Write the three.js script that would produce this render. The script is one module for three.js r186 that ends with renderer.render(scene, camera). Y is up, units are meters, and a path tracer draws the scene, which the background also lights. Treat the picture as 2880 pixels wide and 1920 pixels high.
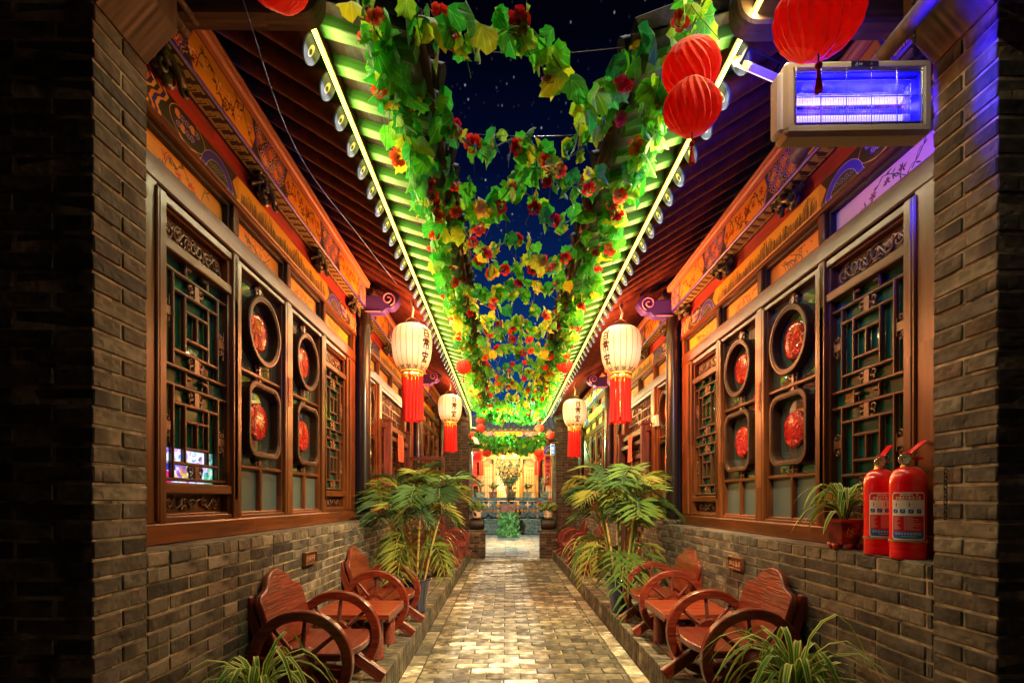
import * as THREE from 'three';
import { mergeGeometries } from 'three/addons/utils/BufferGeometryUtils.js';
import { RectAreaLightUniformsLib } from 'three/addons/lights/RectAreaLightUniformsLib.js';

// ------------------------------------------------------------------ camera, sky, moon, exposure
const scene = new THREE.Scene();
const EYE = 1.36;
const camera = new THREE.PerspectiveCamera(67.33, 1024 / 682, 0.05, 300);
camera.position.set(0, EYE, 0);
camera.lookAt(0, EYE, -10);
camera.setViewOffset(1024, 682, 6.4, -158.2, 1024, 682);
const renderer = new THREE.WebGLRenderer({ antialias: true });
renderer.setSize(1024, 682);
renderer.toneMapping = THREE.LinearToneMapping;
renderer.toneMappingExposure = 1.2;
renderer.shadowMap.enabled = true;
RectAreaLightUniformsLib.init();

function rng(seed) { let a = seed >>> 0; return () => { a = (a + 0x6d2b79f5) | 0; let t = Math.imul(a ^ (a >>> 15), 1 | a); t = (t + Math.imul(t ^ (t >>> 7), 61 | t)) ^ t; return ((t ^ (t >>> 14)) >>> 0) / 4294967296; }; }
const lerp = (a, b, t) => a + (b - a) * t, clamp = (x, a, b) => Math.min(b, Math.max(a, x));
{ // night sky: deep navy glow low down fading to black, with stars
  const W = 4096, H = 2048, d = new Float32Array(W * H * 4), r = rng(77);
  const stops = [[-90, .001, .004, .01], [0, .014, .11, .32], [8, .01, .1, .32], [16, .006, .055, .24], [24, .003, .02, .12], [33, .001, .004, .03], [42, .0004, .0008, .005], [90, .0002, .0003, .0015]];
  for (let y = 0; y < H; y++) {
    const el = ((y + .5) / H - .5) * 180;
    let k = 0; while (k < stops.length - 2 && el > stops[k + 1][0]) k++;
    const t = clamp((el - stops[k][0]) / (stops[k + 1][0] - stops[k][0]), 0, 1);
    for (let x = 0; x < W; x++) { const o = (y * W + x) * 4; for (let c = 0; c < 3; c++) d[o + c] = .55 * lerp(stops[k][c + 1], stops[k + 1][c + 1], t); d[o + 3] = 1; }
  }
  for (let i = 0; i < 12000; i++) {
    const el = Math.asin(.15 + .85 * r()), x = Math.floor(r() * W), y = Math.floor((el / Math.PI + .5) * H), b = .03 + .9 * Math.pow(r(), 9), o = (Math.min(y, H - 1) * W + x) * 4;
    d[o] += b * .8; d[o + 1] += b * .88; d[o + 2] += b;
  }
  const t = new THREE.DataTexture(d, W, H, THREE.RGBAFormat, THREE.FloatType);
  t.mapping = THREE.EquirectangularReflectionMapping; t.magFilter = THREE.LinearFilter; t.needsUpdate = true;
  scene.background = t; scene.environment = t; scene.environmentIntensity = 1; scene.backgroundIntensity = 1;
}
const C0 = (r, g, b) => new THREE.Color().setRGB(r, g, b);
const moon = new THREE.DirectionalLight(C0(1, .95, .84), 3.6);
moon.name = 'moonlight'; moon.position.set(1.6, 30, -15); moon.target.position.set(.1, 0, -7); moon.shadow.radius = 5; moon.castShadow = true;
Object.assign(moon.shadow.camera, { left: -15, right: 15, top: 15, bottom: -15, near: 1, far: 80 });
scene.add(moon, moon.target);
// lamps' strengths (each lamp is built further down with its own light)
const POWER = { strip: 125, stripSide: 58, stripGlow: 5, lantern: 10, lanternGlow: .54, zapper: 1.5, zapGlow: 1.5, flood: 78, gateFlood: 190, yardFlood: 150, bulb: 40 };

// ------------------------------------------------------------------ helpers
const R = rng(2024), rnd = (a, b) => a + (b - a) * R(), pick = (a) => a[Math.floor(R() * a.length)];
const used = {};
const numbered = (n) => { const k = (used[n] = (used[n] ?? -1) + 1); return k ? `${n}_${String(k).padStart(3, '0')}` : n; };
function info(o, label, category, group, kind) { if (label) o.userData.label = label; if (category) o.userData.category = category; if (group) o.userData.group = group; if (kind) o.userData.kind = kind; return o; }
function thing(name, label, category, pos = [0, 0, 0], ry = 0, group) { const o = new THREE.Group(); o.name = numbered(name); o.position.set(...pos); o.rotation.y = ry; scene.add(o); return info(o, label, category, group); }
function mk(name, geo, mat, parent, pos, rot) { const m = new THREE.Mesh(geo, mat); m.name = parent === scene ? numbered(name) : name; if (pos) m.position.set(...pos); if (rot) m.rotation.set(...rot); m.castShadow = m.receiveShadow = true; parent.add(m); return m; }
function copyOf(src, name, label, pos, ry) { const c = src.clone(); c.name = numbered(name); scene.add(c); c.userData = { ...src.userData, label }; if (pos) c.position.set(...pos); if (ry !== undefined) c.rotation.y = ry; return c; }
const flat = (g) => { const n = g.index ? g.toNonIndexed() : g; for (const k of Object.keys(n.attributes)) if (!['position', 'normal', 'uv', 'color'].includes(k)) n.deleteAttribute(k); n.morphAttributes = {}; n.groups = []; return n; };
const merge = (list) => (list.length === 1 ? flat(list[0]) : mergeGeometries(list.map(flat)));
const faceted = (l) => { const g = merge(l); g.computeVertexNormals(); return g; };
const T = (g, x = 0, y = 0, z = 0, rx = 0, ry = 0, rz = 0) => { if (rx || ry || rz) g.applyMatrix4(new THREE.Matrix4().makeRotationFromEuler(new THREE.Euler(rx, ry, rz))); return g.translate(x, y, z); };
// a box with chamfered edges; uv in metres, u along the longest side of each face
function cbox(w, h, d, c = .004, jit = 0, off) {
  c = Math.min(c, w * .3, h * .3, d * .3);
  const P = [], U = [], s = [w / 2, h / 2, d / 2], id = {};
  const pts = [], key = (x, y, z, a) => id[[x, y, z, a]];
  for (const x of [-1, 1]) for (const y of [-1, 1]) for (const z of [-1, 1]) for (let a = 0; a < 3; a++) {
    const v = [x * (s[0] - c), y * (s[1] - c), z * (s[2] - c)]; v[a] = [x, y, z][a] * s[a];
    if (jit) for (let k = 0; k < 3; k++) v[k] += rnd(-jit, jit);
    id[[x, y, z, a]] = pts.length; pts.push(v);
  }
  const ou = off ?? R() * 7, ov = off ?? R() * 7;
  const tri = (A, B, C, a) => {
    const [p, q, r] = [pts[A], pts[B], pts[C]];
    const n = new THREE.Vector3(q[0] - p[0], q[1] - p[1], q[2] - p[2]).cross(new THREE.Vector3(r[0] - p[0], r[1] - p[1], r[2] - p[2]));
    const m = [(p[0] + q[0] + r[0]), (p[1] + q[1] + r[1]), (p[2] + q[2] + r[2])];
    const T3 = n.x * m[0] + n.y * m[1] + n.z * m[2] < 0 ? [p, r, q] : [p, q, r];
    const o = [0, 1, 2].filter((k) => k !== a).sort((i, j) => s[j] - s[i]);
    for (const v of T3) { P.push(...v); U.push(v[o[0]] + ou, v[o[1]] + ov); }
  };
  const quad = (A, B, C, D, a) => { tri(A, B, C, a); tri(A, C, D, a); };
  for (let a = 0; a < 3; a++) for (const g of [-1, 1]) {
    const [b, e] = [0, 1, 2].filter((k) => k !== a), q = [[-1, -1], [1, -1], [1, 1], [-1, 1]].map(([i, j]) => { const v = [0, 0, 0]; v[a] = g; v[b] = i; v[e] = j; return id[[...v, a]]; });
    quad(...q, a);
  }
  for (let a = 0; a < 3; a++) { const [b, e] = [0, 1, 2].filter((k) => k !== a); for (const i of [-1, 1]) for (const j of [-1, 1]) { const v0 = [0, 0, 0], v1 = [0, 0, 0]; v0[a] = -1; v1[a] = 1; v0[b] = v1[b] = i; v0[e] = v1[e] = j; quad(id[[...v0, b]], id[[...v1, b]], id[[...v1, e]], id[[...v0, e]], b); } }
  for (const x of [-1, 1]) for (const y of [-1, 1]) for (const z of [-1, 1]) tri(key(x, y, z, 0), key(x, y, z, 1), key(x, y, z, 2), 0);
  const g = new THREE.BufferGeometry();
  g.setAttribute('position', new THREE.Float32BufferAttribute(P, 3)); g.setAttribute('uv', new THREE.Float32BufferAttribute(U, 2)); g.computeVertexNormals();
  return g;
}
const cyl = (r0, r1, h, n = 16, open = false) => new THREE.CylinderGeometry(r0, r1, h, n, 1, open);
const rod = (a, b, r, n = 6, r2 = r) => { const A = new THREE.Vector3(...a), B = new THREE.Vector3(...b), g = cyl(r2, r, A.distanceTo(B), n); g.applyQuaternion(new THREE.Quaternion().setFromUnitVectors(new THREE.Vector3(0, 1, 0), B.clone().sub(A).normalize())); const m = A.add(B).multiplyScalar(.5); return g.translate(m.x, m.y, m.z); };
const tube = (pts, r, seg = 24, n = 6) => new THREE.TubeGeometry(new THREE.CatmullRomCurve3(pts.map((p) => new THREE.Vector3(...p))), seg, r, n);
const lathe = (pts, n = 28) => new THREE.LatheGeometry(pts.map((p) => new THREE.Vector2(...p)), n);
function extrude(shape, depth, bevel = .004, curve = 10) { const g = new THREE.ExtrudeGeometry(shape, { depth: depth - 2 * bevel, bevelEnabled: bevel > 0, bevelThickness: bevel, bevelSize: bevel, bevelSegments: 1, curveSegments: curve }); return g.translate(0, 0, bevel - depth / 2); }
const poly = (pts) => new THREE.Shape(pts.map((p) => new THREE.Vector2(...p)));
// noise
function vnoise(seed, period = 64) { const r = rng(seed), n = period * period, g = new Float32Array(n); for (let i = 0; i < n; i++) g[i] = r(); const s = (t) => t * t * (3 - 2 * t), m = (i) => ((i % period) + period) % period; return (x, y) => { const i = Math.floor(x), j = Math.floor(y), u = s(x - i), v = s(y - j); return lerp(lerp(g[m(j) * period + m(i)], g[m(j) * period + m(i + 1)], u), lerp(g[m(j + 1) * period + m(i)], g[m(j + 1) * period + m(i + 1)], u), v); }; }
function dataTex(w, h, fn, srgb = true) { const d = new Uint8Array(w * h * 4); for (let y = 0; y < h; y++) for (let x = 0; x < w; x++) { const c = fn(x / w, y / h), o = (y * w + x) * 4; for (let k = 0; k < 3; k++) d[o + k] = clamp(c[k] ?? c[0], 0, 1) * 255; d[o + 3] = 255; } const t = new THREE.DataTexture(d, w, h); t.wrapS = t.wrapT = THREE.RepeatWrapping; t.magFilter = THREE.LinearFilter; if (srgb) t.colorSpace = THREE.SRGBColorSpace; t.needsUpdate = true; return t; }
function canvasTex(w, h, draw) { const c = document.createElement('canvas'); c.width = w; c.height = h; const x = c.getContext('2d'); x.lineCap = x.lineJoin = 'round'; draw(x, w, h); const t = new THREE.CanvasTexture(c); t.colorSpace = THREE.SRGBColorSpace; return t; }

// ------------------------------------------------------------------ surfaces
const n1 = vnoise(1), n2 = vnoise(2), n3 = vnoise(3), n4 = vnoise(4), P64 = 64;
const brickMap = dataTex(512, 512, (u, v) => { const a = n1(u * 8, v * 8), b = n2(u * 24 + 3, v * 24), c = n3(u * 64, v * 64), s = clamp((n4(u * 6 + 9, v * 11) - .62) * 4, 0, 1); const m = .5 + .3 * a + .22 * b + .18 * (c - .5) - .3 * s; return [m * 1.02, m * (.99 + .02 * a), m * (.95 + .06 * b)]; });
const brickBump = dataTex(512, 512, (u, v) => [.35 * n2(u * 32, v * 32) + .4 * n3(u * 64, v * 64) + .25 * n1(u * 12, v * 12) - .5 * clamp((n4(u * 40, v * 40) - .78) * 5, 0, 1) + .15], false);
const woodMap = dataTex(512, 512, (u, v) => { const w = n1(u * 4, v * 8) * 1.2, g = n2(u * 3 + w, v * 64), f = n3(u * 8, v * 64 + 7), k = n4(u * 2, v * 16); const m = .58 + .3 * g * k + .18 * (f - .5) + .15 * k; return [m, m * .97, m * .92]; });
const woodBump = dataTex(512, 512, (u, v) => [.5 * n2(u * 3, v * 64) + .5 * n3(u * 8, v * 64 + 7)], false);
const woodFine = woodMap.clone(), woodFineBump = woodBump.clone(); for (const t of [woodFine, woodFineBump]) { t.repeat.set(2.2, 4.4); t.needsUpdate = true; }
const groundMap = dataTex(512, 512, (u, v) => { const a = n1(u * 6, v * 6), b = n2(u * 20, v * 20), c = n3(u * 64, v * 64), l = clamp((n4(u * 9 + 3, v * 9) - .52) * 3.5, 0, 1); const m = .36 + .34 * a + .2 * b + .2 * (c - .5) + .4 * l * b; return [m * 1.02, m * .99, m * .93]; });
const S = (o) => new THREE.MeshStandardMaterial({ side: THREE.DoubleSide, ...o }), Ph = (o) => new THREE.MeshPhysicalMaterial({ side: THREE.DoubleSide, ...o });
const C = (r, g, b) => new THREE.Color().setRGB(r, g, b);
const brickMats = [[.22, .19, .145], [.165, .145, .115], [.26, .22, .16], [.19, .172, .145], [.135, .125, .11], [.235, .165, .12], [.3, .27, .21], [.075, .072, .072]].map((c) => S({ color: C(...c), map: brickMap, bumpMap: brickBump, bumpScale: .0035, roughness: .9 }));
const brickTone = () => { const k = R(); return k < .2 ? 0 : k < .38 ? 1 : k < .55 ? 2 : k < .7 ? 3 : k < .8 ? 4 : k < .88 ? 5 : k < .96 ? 6 : 7; };
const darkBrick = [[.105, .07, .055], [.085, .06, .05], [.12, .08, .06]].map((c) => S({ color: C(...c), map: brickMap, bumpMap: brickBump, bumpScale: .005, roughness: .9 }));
const paveMats = [[.3, .28, .225], [.46, .435, .37], [.21, .195, .16], [.37, .325, .24], [.68, .65, .57], [.12, .115, .105]].map((c) => S({ color: C(...c), map: groundMap, bumpMap: brickBump, bumpScale: .005, roughness: .82 }));
const M = {
  mortar: S({ color: C(.58, .5, .33), map: brickMap, bumpMap: brickBump, bumpScale: .005, roughness: .95 }),
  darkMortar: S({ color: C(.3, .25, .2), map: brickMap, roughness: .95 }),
  pavingBed: S({ color: C(.07, .06, .045), map: groundMap, bumpMap: brickBump, bumpScale: .005, roughness: .95 }),
  wood: Ph({ color: C(.22, .066, .018), map: woodMap, bumpMap: woodBump, bumpScale: .0012, specularIntensity: .5, roughness: .34, clearcoat: .5, clearcoatRoughness: .2 }),
  bar: Ph({ color: C(.13, .046, .018), map: woodMap, bumpMap: woodBump, bumpScale: .001, specularIntensity: .5, roughness: .36, clearcoat: .3, clearcoatRoughness: .25 }),
  carve: Ph({ color: C(.06, .024, .011), map: woodMap, specularIntensity: .35, roughness: .45, clearcoat: .05, clearcoatRoughness: .3 }),
  beamWood: S({ color: C(.16, .085, .045), map: woodMap, bumpMap: woodBump, bumpScale: .003, roughness: .65 }),
  trim: S({ color: C(.55, .2, .11), roughness: .5 }),
  rafter: S({ color: C(.16, .026, .02), map: woodMap, bumpMap: woodBump, bumpScale: .002, roughness: .6 }),
  sheath: S({ color: C(.1, .02, .016), map: woodMap, roughness: .75 }),
  greenWood: S({ color: C(.1, .4, .07), map: woodMap, bumpMap: woodBump, bumpScale: .001, roughness: .5 }),
  redBoard: S({ color: C(.6, .02, .015), map: woodMap, roughness: .55 }),
  chair: Ph({ color: C(.29, .03, .01), map: woodFine, bumpMap: woodFineBump, bumpScale: .003, roughness: .38, clearcoat: .5, clearcoatRoughness: .18 }),
  table: Ph({ color: C(.46, .07, .022), map: woodFine, bumpMap: woodFineBump, bumpScale: .003, roughness: .38, clearcoat: .5, clearcoatRoughness: .18 }),
  ornament: Ph({ color: C(.2, .085, .04), map: woodMap, roughness: .35, clearcoat: .4, clearcoatRoughness: .2 }),
  lacquer: Ph({ color: C(.01, .006, .006), roughness: .3, clearcoat: .6, clearcoatRoughness: .12 }),
  blackGold: S({ color: C(.05, .045, .03), roughness: .4, metalness: .3 }),
  blueScroll: S({ color: C(.055, .03, .3), roughness: .5 }), pinkEdge: S({ color: C(.7, .3, .45), roughness: .5 }),
  discBlue: S({ color: C(.06, .1, .28), roughness: .5 }),
  tile: S({ color: C(.09, .09, .095), map: brickMap, roughness: .85 }),
  teal: Ph({ color: C(.01, .09, .065), roughness: .12, clearcoat: .6, clearcoatRoughness: .03 }),
  glass: Ph({ color: C(.05, .065, .06), roughness: .03, clearcoat: 1, clearcoatRoughness: .02, specularIntensity: 1 }),
  frosted: Ph({ color: C(.085, .125, .13), roughness: .3, clearcoat: .35, clearcoatRoughness: .12 }),
  black: S({ color: C(.012, .012, .012), roughness: .55 }), iron: S({ color: C(.03, .025, .022), roughness: .55, metalness: .6 }),
  white: S({ color: C(.75, .74, .68), roughness: .4 }), cream: S({ color: C(.62, .54, .34), roughness: .38 }),
  red: S({ color: C(.7, .015, .012), roughness: .6 }), silk: S({ color: C(.6, .004, .004), roughness: .75 }),
  gold: S({ color: C(.75, .42, .08), roughness: .4, metalness: .5 }), brass: S({ color: C(.5, .33, .1), roughness: .3, metalness: .9 }),
  chrome: S({ color: C(.7, .7, .68), roughness: .15, metalness: 1 }),
  enamel: Ph({ color: C(.9, .009, .012), roughness: .22, clearcoat: 1, clearcoatRoughness: .05 }),
  terracotta: S({ color: C(.55, .13, .04), map: brickMap, roughness: .6 }), clay: S({ color: C(.35, .12, .06), map: brickMap, roughness: .7 }), sandPot: S({ color: C(.6, .42, .18), map: brickMap, roughness: .6 }),
  bluePot: Ph({ color: C(.008, .008, .05), roughness: .18, clearcoat: 1, clearcoatRoughness: .1 }), redPot: Ph({ color: C(.75, .05, .025), map: brickMap, roughness: .4, clearcoat: .4, clearcoatRoughness: .3 }),
  soil: S({ color: C(.03, .02, .012), bumpMap: brickBump, bumpScale: .01, roughness: 1 }),
  stem: S({ color: C(.12, .2, .04), roughness: .7 }), cane: S({ color: C(.55, .36, .1), roughness: .55 }), bark: S({ color: C(.15, .1, .05), map: brickMap, roughness: .9 }),
  rope: S({ color: C(.5, .42, .33), roughness: .9 }), wire: S({ color: C(.1, .12, .14), roughness: .5 }),
  stone: S({ color: C(.2, .19, .17), map: groundMap, bumpMap: brickBump, bumpScale: .006, roughness: .85 }), drum: S({ color: C(.035, .03, .028), map: groundMap, roughness: .5 }),
  interior: S({ color: C(.05, .03, .02), roughness: .9 }),
};
M.roundel = Ph({ color: C(.72, .012, .008), roughness: .16, clearcoat: 1, clearcoatRoughness: .06, transmission: 0, bumpMap: dataTex(256, 256, (u, v) => { const a = n1(u * 10 + 3 * n2(u * 6, v * 6), v * 10 + 3 * n3(u * 6, v * 6)); return [Math.abs(Math.sin(a * 18)) * .7 + .3 * n2(u * 30, v * 30)]; }, false), bumpScale: .035 });
// ------------------------------------------------------------------ lettering (strokes on a 10 x 10 grid) and painted decoration
const GLYPH = {
  '百': '1 1 9 1|5 1 4 3|2.5 3 7.5 3 7.5 9.6 2.5 9.6 2.5 3|2.5 6.2 7.5 6.2', '常': '5 0 5 2|3 .4 3.7 1.7|7 .4 6.3 1.7|1 3.7 1 2.4 9 2.4 8.6 3.7|3 3.5 7 3.5 7 5 3 5 3 3.5|2 9 2 6.1 8 6.1 8 9 7.2 9|5 5 5 10',
  '宏': '5 0 5 1|1 3 1 1.8 9 1.8 8.5 3|2 4.2 8 4.2|5 3 4 6 1.8 9.6|5.6 5.6 4 9 8 8.4|7 7.2 8.6 9.6',
  '平': '1 1 9 1|3 2.5 4 4.5|7 2.5 6 4.5|.5 5.5 9.5 5.5|5 1 5 10', '安': '5 0 5 1|1 3 1 1.6 9 1.6 8.6 3|4.5 3 3 7 7.5 9.6|6.8 5 3 9.8|1 5.7 9 5.7',
  '福': '2.5 0 3 1|1 2 4 2 1 5.5|2.5 4 2.5 10|3 4.5 4 5.5|5 1 9.5 1|5.5 2.3 9 2.3 9 4.2 5.5 4.2 5.5 2.3|5 5.5 9.5 5.5 9.5 9.8 5 9.8 5 5.5|5 7.6 9.5 7.6|7.2 5.5 7.2 9.8',
  '永': '4.5 0 5.5 1|3 2 5.2 2 5.2 9.5 4.2 9|1 4 3.7 4 1 8.5|8.5 2.5 5.5 5 9.5 9', '運': '1 1 2 2|.5 4 2.5 4 1.5 7 3 8.5 10 9.5|4 1.8 4 .8 9.5 .8 9.5 1.8|4.5 2.8 9 2.8|4.8 3.8 8.8 3.8 8.8 6 4.8 6 4.8 3.8|4.8 4.9 8.8 4.9|4 7 9.5 7|6.8 1.5 6.8 8.3',
  '桂': '.5 2.5 4 2.5|2.3 0 2.3 10|2.3 3 .5 7|2.5 4 4 6|5 2 9.5 2|7.2 .3 7.2 4.4|4.8 4.4 9.8 4.4|5 6.8 9.5 6.8|7.2 5 7.2 9.5|4.5 9.5 10 9.5',
  '順': '1.2 1 .6 9.5|2.5 2 2.5 8|3.8 1 3.8 9.8|5 1 10 1|7.3 1 7 2.5|5.5 2.5 9.3 2.5 9.3 7.5 5.5 7.5 5.5 2.5|5.5 4.2 9.3 4.2|5.5 5.9 9.3 5.9|6.7 8 5 10|8 8 10 10', '利': '3.5 .3 1 1.3|.5 3 5.5 3|3 1 3 10|3 3.5 .5 7|3 4 5.3 6.5|7 1.5 7 7|9.2 .5 9.2 10 8 9.3',
  '迎': '1 1 2 2|.5 4 2.5 4 1.5 7 3 8.5 10 9.5|5.5 1 4 2 4 7 6 6|7 1.5 9.5 1.5 9.3 6 8.4 5.6|7 1.5 7 8', '進': '1 1 2 2|.5 4 2.5 4 1.5 7 3 8.5 10 9.5|5.5 .3 4 3|5 2 5 8|6.5 .5 7 1.5|5 2.2 9.5 2.2|5 4 9 4|5 5.8 9 5.8|5 7.8 9.8 7.8|7.2 2.2 7.2 7.8',
  '吉': '1 1.7 9 1.7|5 0 5 4.3|2 4.3 8 4.3|2.5 6 7.5 6 7.5 9.5 2.5 9.5 2.5 6', '祥': '2.5 0 3 1|1 2 4 2 1 5.5|2.5 4 2.5 10|3 4.5 4 5.5|6 .5 6.7 2|9 .5 8.3 2|5 2.7 10 2.7|5.5 5 9.5 5|4.8 7.2 10 7.2|7.5 2.7 7.5 10',
  '財': '.8 1 4 1 4 7 .8 7 .8 1|.8 3 4 3|.8 5 4 5|1.8 7.2 .5 9.6|3 7.2 4.3 9.6|5 3 10 3|8 0 8 9.5 7 9|7.8 3.5 5 8', '手': '7 .5 3 1.5|1.5 3.3 8.5 3.3|.5 6 9.5 6|5 1 5 9.5 3.8 9',
  '提': '.5 2.5 4 2.5|2.3 0 2.3 9.5 1.3 9|.3 6.5 4 5|5.5 .5 9.3 .5 9.3 4 5.5 4 5.5 .5|5.5 2.2 9.3 2.2|4.8 5.2 10 5.2|7.3 5.2 7.3 9|7.3 7 9.5 7|6 6.5 4.8 10|5.8 8.5 10 9.8', '式': '1 3 9 3|6 0 7 6 9.5 10 10 8.5|8 .5 9 1.5|1.5 5.5 5 5.5|3.2 5.5 3.2 9|1 9.3 5.5 8.5',
  '干': '1.5 1.5 8.5 1.5|.5 5 9.5 5|5 1.5 5 10', '粉': '1 1 1.7 3|4 1 3.3 3|.3 4 5 4|2.6 .3 2.6 10|2.4 4.5 .4 7.5|2.8 4.5 4.8 7|6.5 .8 5 4|8 .8 10 4|6 5.5 9.3 5.5 9 9.5 8 9|7.3 5.5 5.5 9.8', '灭': '1 1 9 1|2.5 3.5 3.5 5.5|8 3 6.8 5|5 2 5 5 1 10|5 5.5 9.5 10',
  '火': '2 3 3 5.5|8.3 2.5 7 5|5 .5 5 5 1 10|5 5.5 9.5 10', '器': '1 .5 4 .5 4 3 1 3 1 .5|6 .5 9 .5 9 3 6 3 6 .5|.5 5 9.5 5|5 3.8 4 6 1 7.5|5.2 5 9 7.5|1 7.3 4 7.3 4 9.8 1 9.8 1 7.3|6 7.3 9 7.3 9 9.8 6 9.8 6 7.3',
  '型': '.8 1 5.2 1|.5 3 5.5 3|2 1 1 5.4|4 1 4 5.4|6.7 1 6.7 4|9 .5 9 5.3 8 5|5 5.5 5 9.5|1.5 7.3 8.5 7.3|.5 9.6 9.5 9.6', '静': '.5 1.5 4.5 1.5|.8 3 4.2 3|.3 4.5 4.8 4.5|2.5 .3 2.5 4.5|1 9.8 1 5.7 4 5.7 4 9.8|1 7.1 4 7.1|1 8.4 4 8.4|6.5 .3 5 3|6 1.2 8.5 1.2 7.6 2.8|5.5 3 9 3 9 7.2|4.8 5 10 5|5.5 7.2 9 7.2|7.2 3 7.2 9.6 6.3 9',
  '幻': '3.5 .5 1 4 4 4 .8 8.5 4.6 8|4 6.5 5.2 9.5|5.5 2.5 9.3 2.5 8.6 9.3 7.2 8.6', '宣': '5 0 5 1|1 2.8 1 1.6 9 1.6 8.6 2.8|2.5 3.4 7.5 3.4|2.8 4.7 7.2 4.7 7.2 8 2.8 8 2.8 4.7|2.8 6.3 7.2 6.3|.8 9.7 9.2 9.7', '道': '1 1 2 2|.5 4 2.5 4 1.5 7 3 8.5 10 9.5|5.3 .4 6 1.4|8.7 .4 8 1.4|4.2 2 9.8 2|7 2 6.6 3.2|5 3.2 9 3.2 9 8 5 8 5 3.2|5 4.8 9 4.8|5 6.4 9 6.4',
};
function glyph(x, ch, px, py, s, lw) { x.lineWidth = lw; for (const st of (GLYPH[ch] ?? '').split('|')) { const n = st.trim().split(/\s+/).map(Number); if (n.length < 4) continue; x.beginPath(); x.moveTo(px + n[0] * s / 10, py + n[1] * s / 10); for (let i = 2; i < n.length; i += 2) x.lineTo(px + n[i] * s / 10, py + n[i + 1] * s / 10); x.stroke(); } }
function curl(x, cx, cy, r, turns, a0, dir = 1) { x.beginPath(); for (let i = 0; i <= 40; i++) { const t = i / 40, a = a0 + dir * turns * 2 * Math.PI * t, q = r * (1 - .86 * t); x[i ? 'lineTo' : 'moveTo'](cx + q * Math.cos(a), cy + q * Math.sin(a)); } x.stroke(); }
function petal(x, cx, cy, a, l, w, col) { x.save(); x.translate(cx, cy); x.rotate(a); x.fillStyle = col; x.beginPath(); x.moveTo(0, 0); x.quadraticCurveTo(l * .5, -w, l, 0); x.quadraticCurveTo(l * .5, w, 0, 0); x.fill(); x.restore(); }
function spray(x, cx, cy, s, q, leaf, bloom) { // a branch with leaves and blossoms
  x.strokeStyle = leaf; x.lineWidth = s * .025; let px = cx - s * 1.1, py = cy + s * .28;
  for (let i = 0; i < 9; i++) { const nx = px + s * .26, ny = cy + s * .3 * Math.sin(i * 1.1 + q() * 2); x.beginPath(); x.moveTo(px, py); x.quadraticCurveTo((px + nx) / 2, ny - s * .1, nx, ny); x.stroke(); for (let k = 0; k < 3; k++) petal(x, nx, ny, q() * 6.3, s * (.14 + .14 * q()), s * .05, leaf); px = nx; py = ny; }
  for (let b = 0; b < 3; b++) { const bx = cx + s * (b - 1) * .55, by = cy + s * (q() - .5) * .3; for (let k = 0; k < 11; k++) petal(x, bx, by, k * .57 + q(), s * (.13 + .06 * q()), s * .05, bloom[k % bloom.length]); }
}
function reeds(x, x0, x1, y0, h, q) { for (let px = x0; px < x1; px += 3) { const k = .5 + .5 * Math.sin(px * .03) * Math.sin(px * .011 + 2), t = h * (.35 + .65 * k * q()); x.strokeStyle = ['#3a2404', '#5a3c06', '#2e1a02', '#7a560c'][Math.floor(q() * 4)]; x.lineWidth = 1.5 + 3 * q(); x.beginPath(); x.moveTo(px, y0); x.quadraticCurveTo(px + 4, y0 - t * .6, px + 12 * (q() - .3), y0 - t); x.stroke(); } }
function cloudScroll(x, cx, cy, w, h, q) { // dark cartouche of outlined cloud scrolls and lotus
  x.fillStyle = '#15100c'; x.fillRect(cx - w / 2, cy - h / 2, w, h);
  for (let i = 0; i < 5; i++) { const px = cx + (i - 2) * w * .19, py = cy + (i % 2 ? .2 : -.16) * h, r = h * (.31 - .03 * Math.abs(i - 2)); for (const [k, col] of [[1.3, '#0e0c10'], [1, '#3a1cc8'], [.66, '#b01a1a'], [.36, '#e8791a']]) { x.fillStyle = col; x.strokeStyle = '#f0c090'; x.lineWidth = 3; x.beginPath(); for (let a = 0; a <= 60; a++) { const t = a / 60 * 6.2832, rr = r * k * (1 + .16 * Math.cos(6 * t)); x.lineTo(px + rr * Math.cos(t), py + rr * Math.sin(t) * .95); } x.closePath(); x.fill(); x.stroke(); } }
  x.strokeStyle = '#f0c498'; x.lineWidth = 3; for (let i = 0; i < 9; i++) curl(x, cx + (q() - .5) * w * .9, cy + (q() - .5) * h * .72, h * .12, 1.3, q() * 6, q() < .5 ? 1 : -1);
}
const upperBeamMap = canvasTex(2048, 140, (x, w, h) => { const q = rng(5); x.fillStyle = '#120c0a'; x.fillRect(0, 0, w, h);
  const seg = [[0, 150, 1], [150, 570, 0], [570, 800, 1], [800, 1250, 0], [1250, 1480, 1], [1480, 1900, 0], [1900, 2048, 1]];
  for (const [a, b, s] of seg) if (s) cloudScroll(x, (a + b) / 2, h / 2, b - a, h, q);
  for (const [a, b, s] of seg) if (!s) { for (const [g, col] of [[0, '#25128a'], [11, '#d8780f'], [15, '#e8a02c']]) { x.fillStyle = col; x.beginPath(); const k = 26; x.moveTo(a + g, h / 2); x.lineTo(a + k + g, g); x.lineTo(b - k - g, g); x.lineTo(b - g, h / 2); x.lineTo(b - k - g, h - g); x.lineTo(a + k + g, h - g); x.fill(); }
    for (const o of [-110, 90]) spray(x, (a + b) / 2 + o, h / 2, 128, q, '#331404', a < 300 ? ['#e8c69a', '#d8603a', '#f0d8b0'] : ['#b02010', '#d8401c', '#7a1608']); }
  x.fillStyle = '#2814b0'; x.fillRect(0, h - 12, w, 12); });
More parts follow.
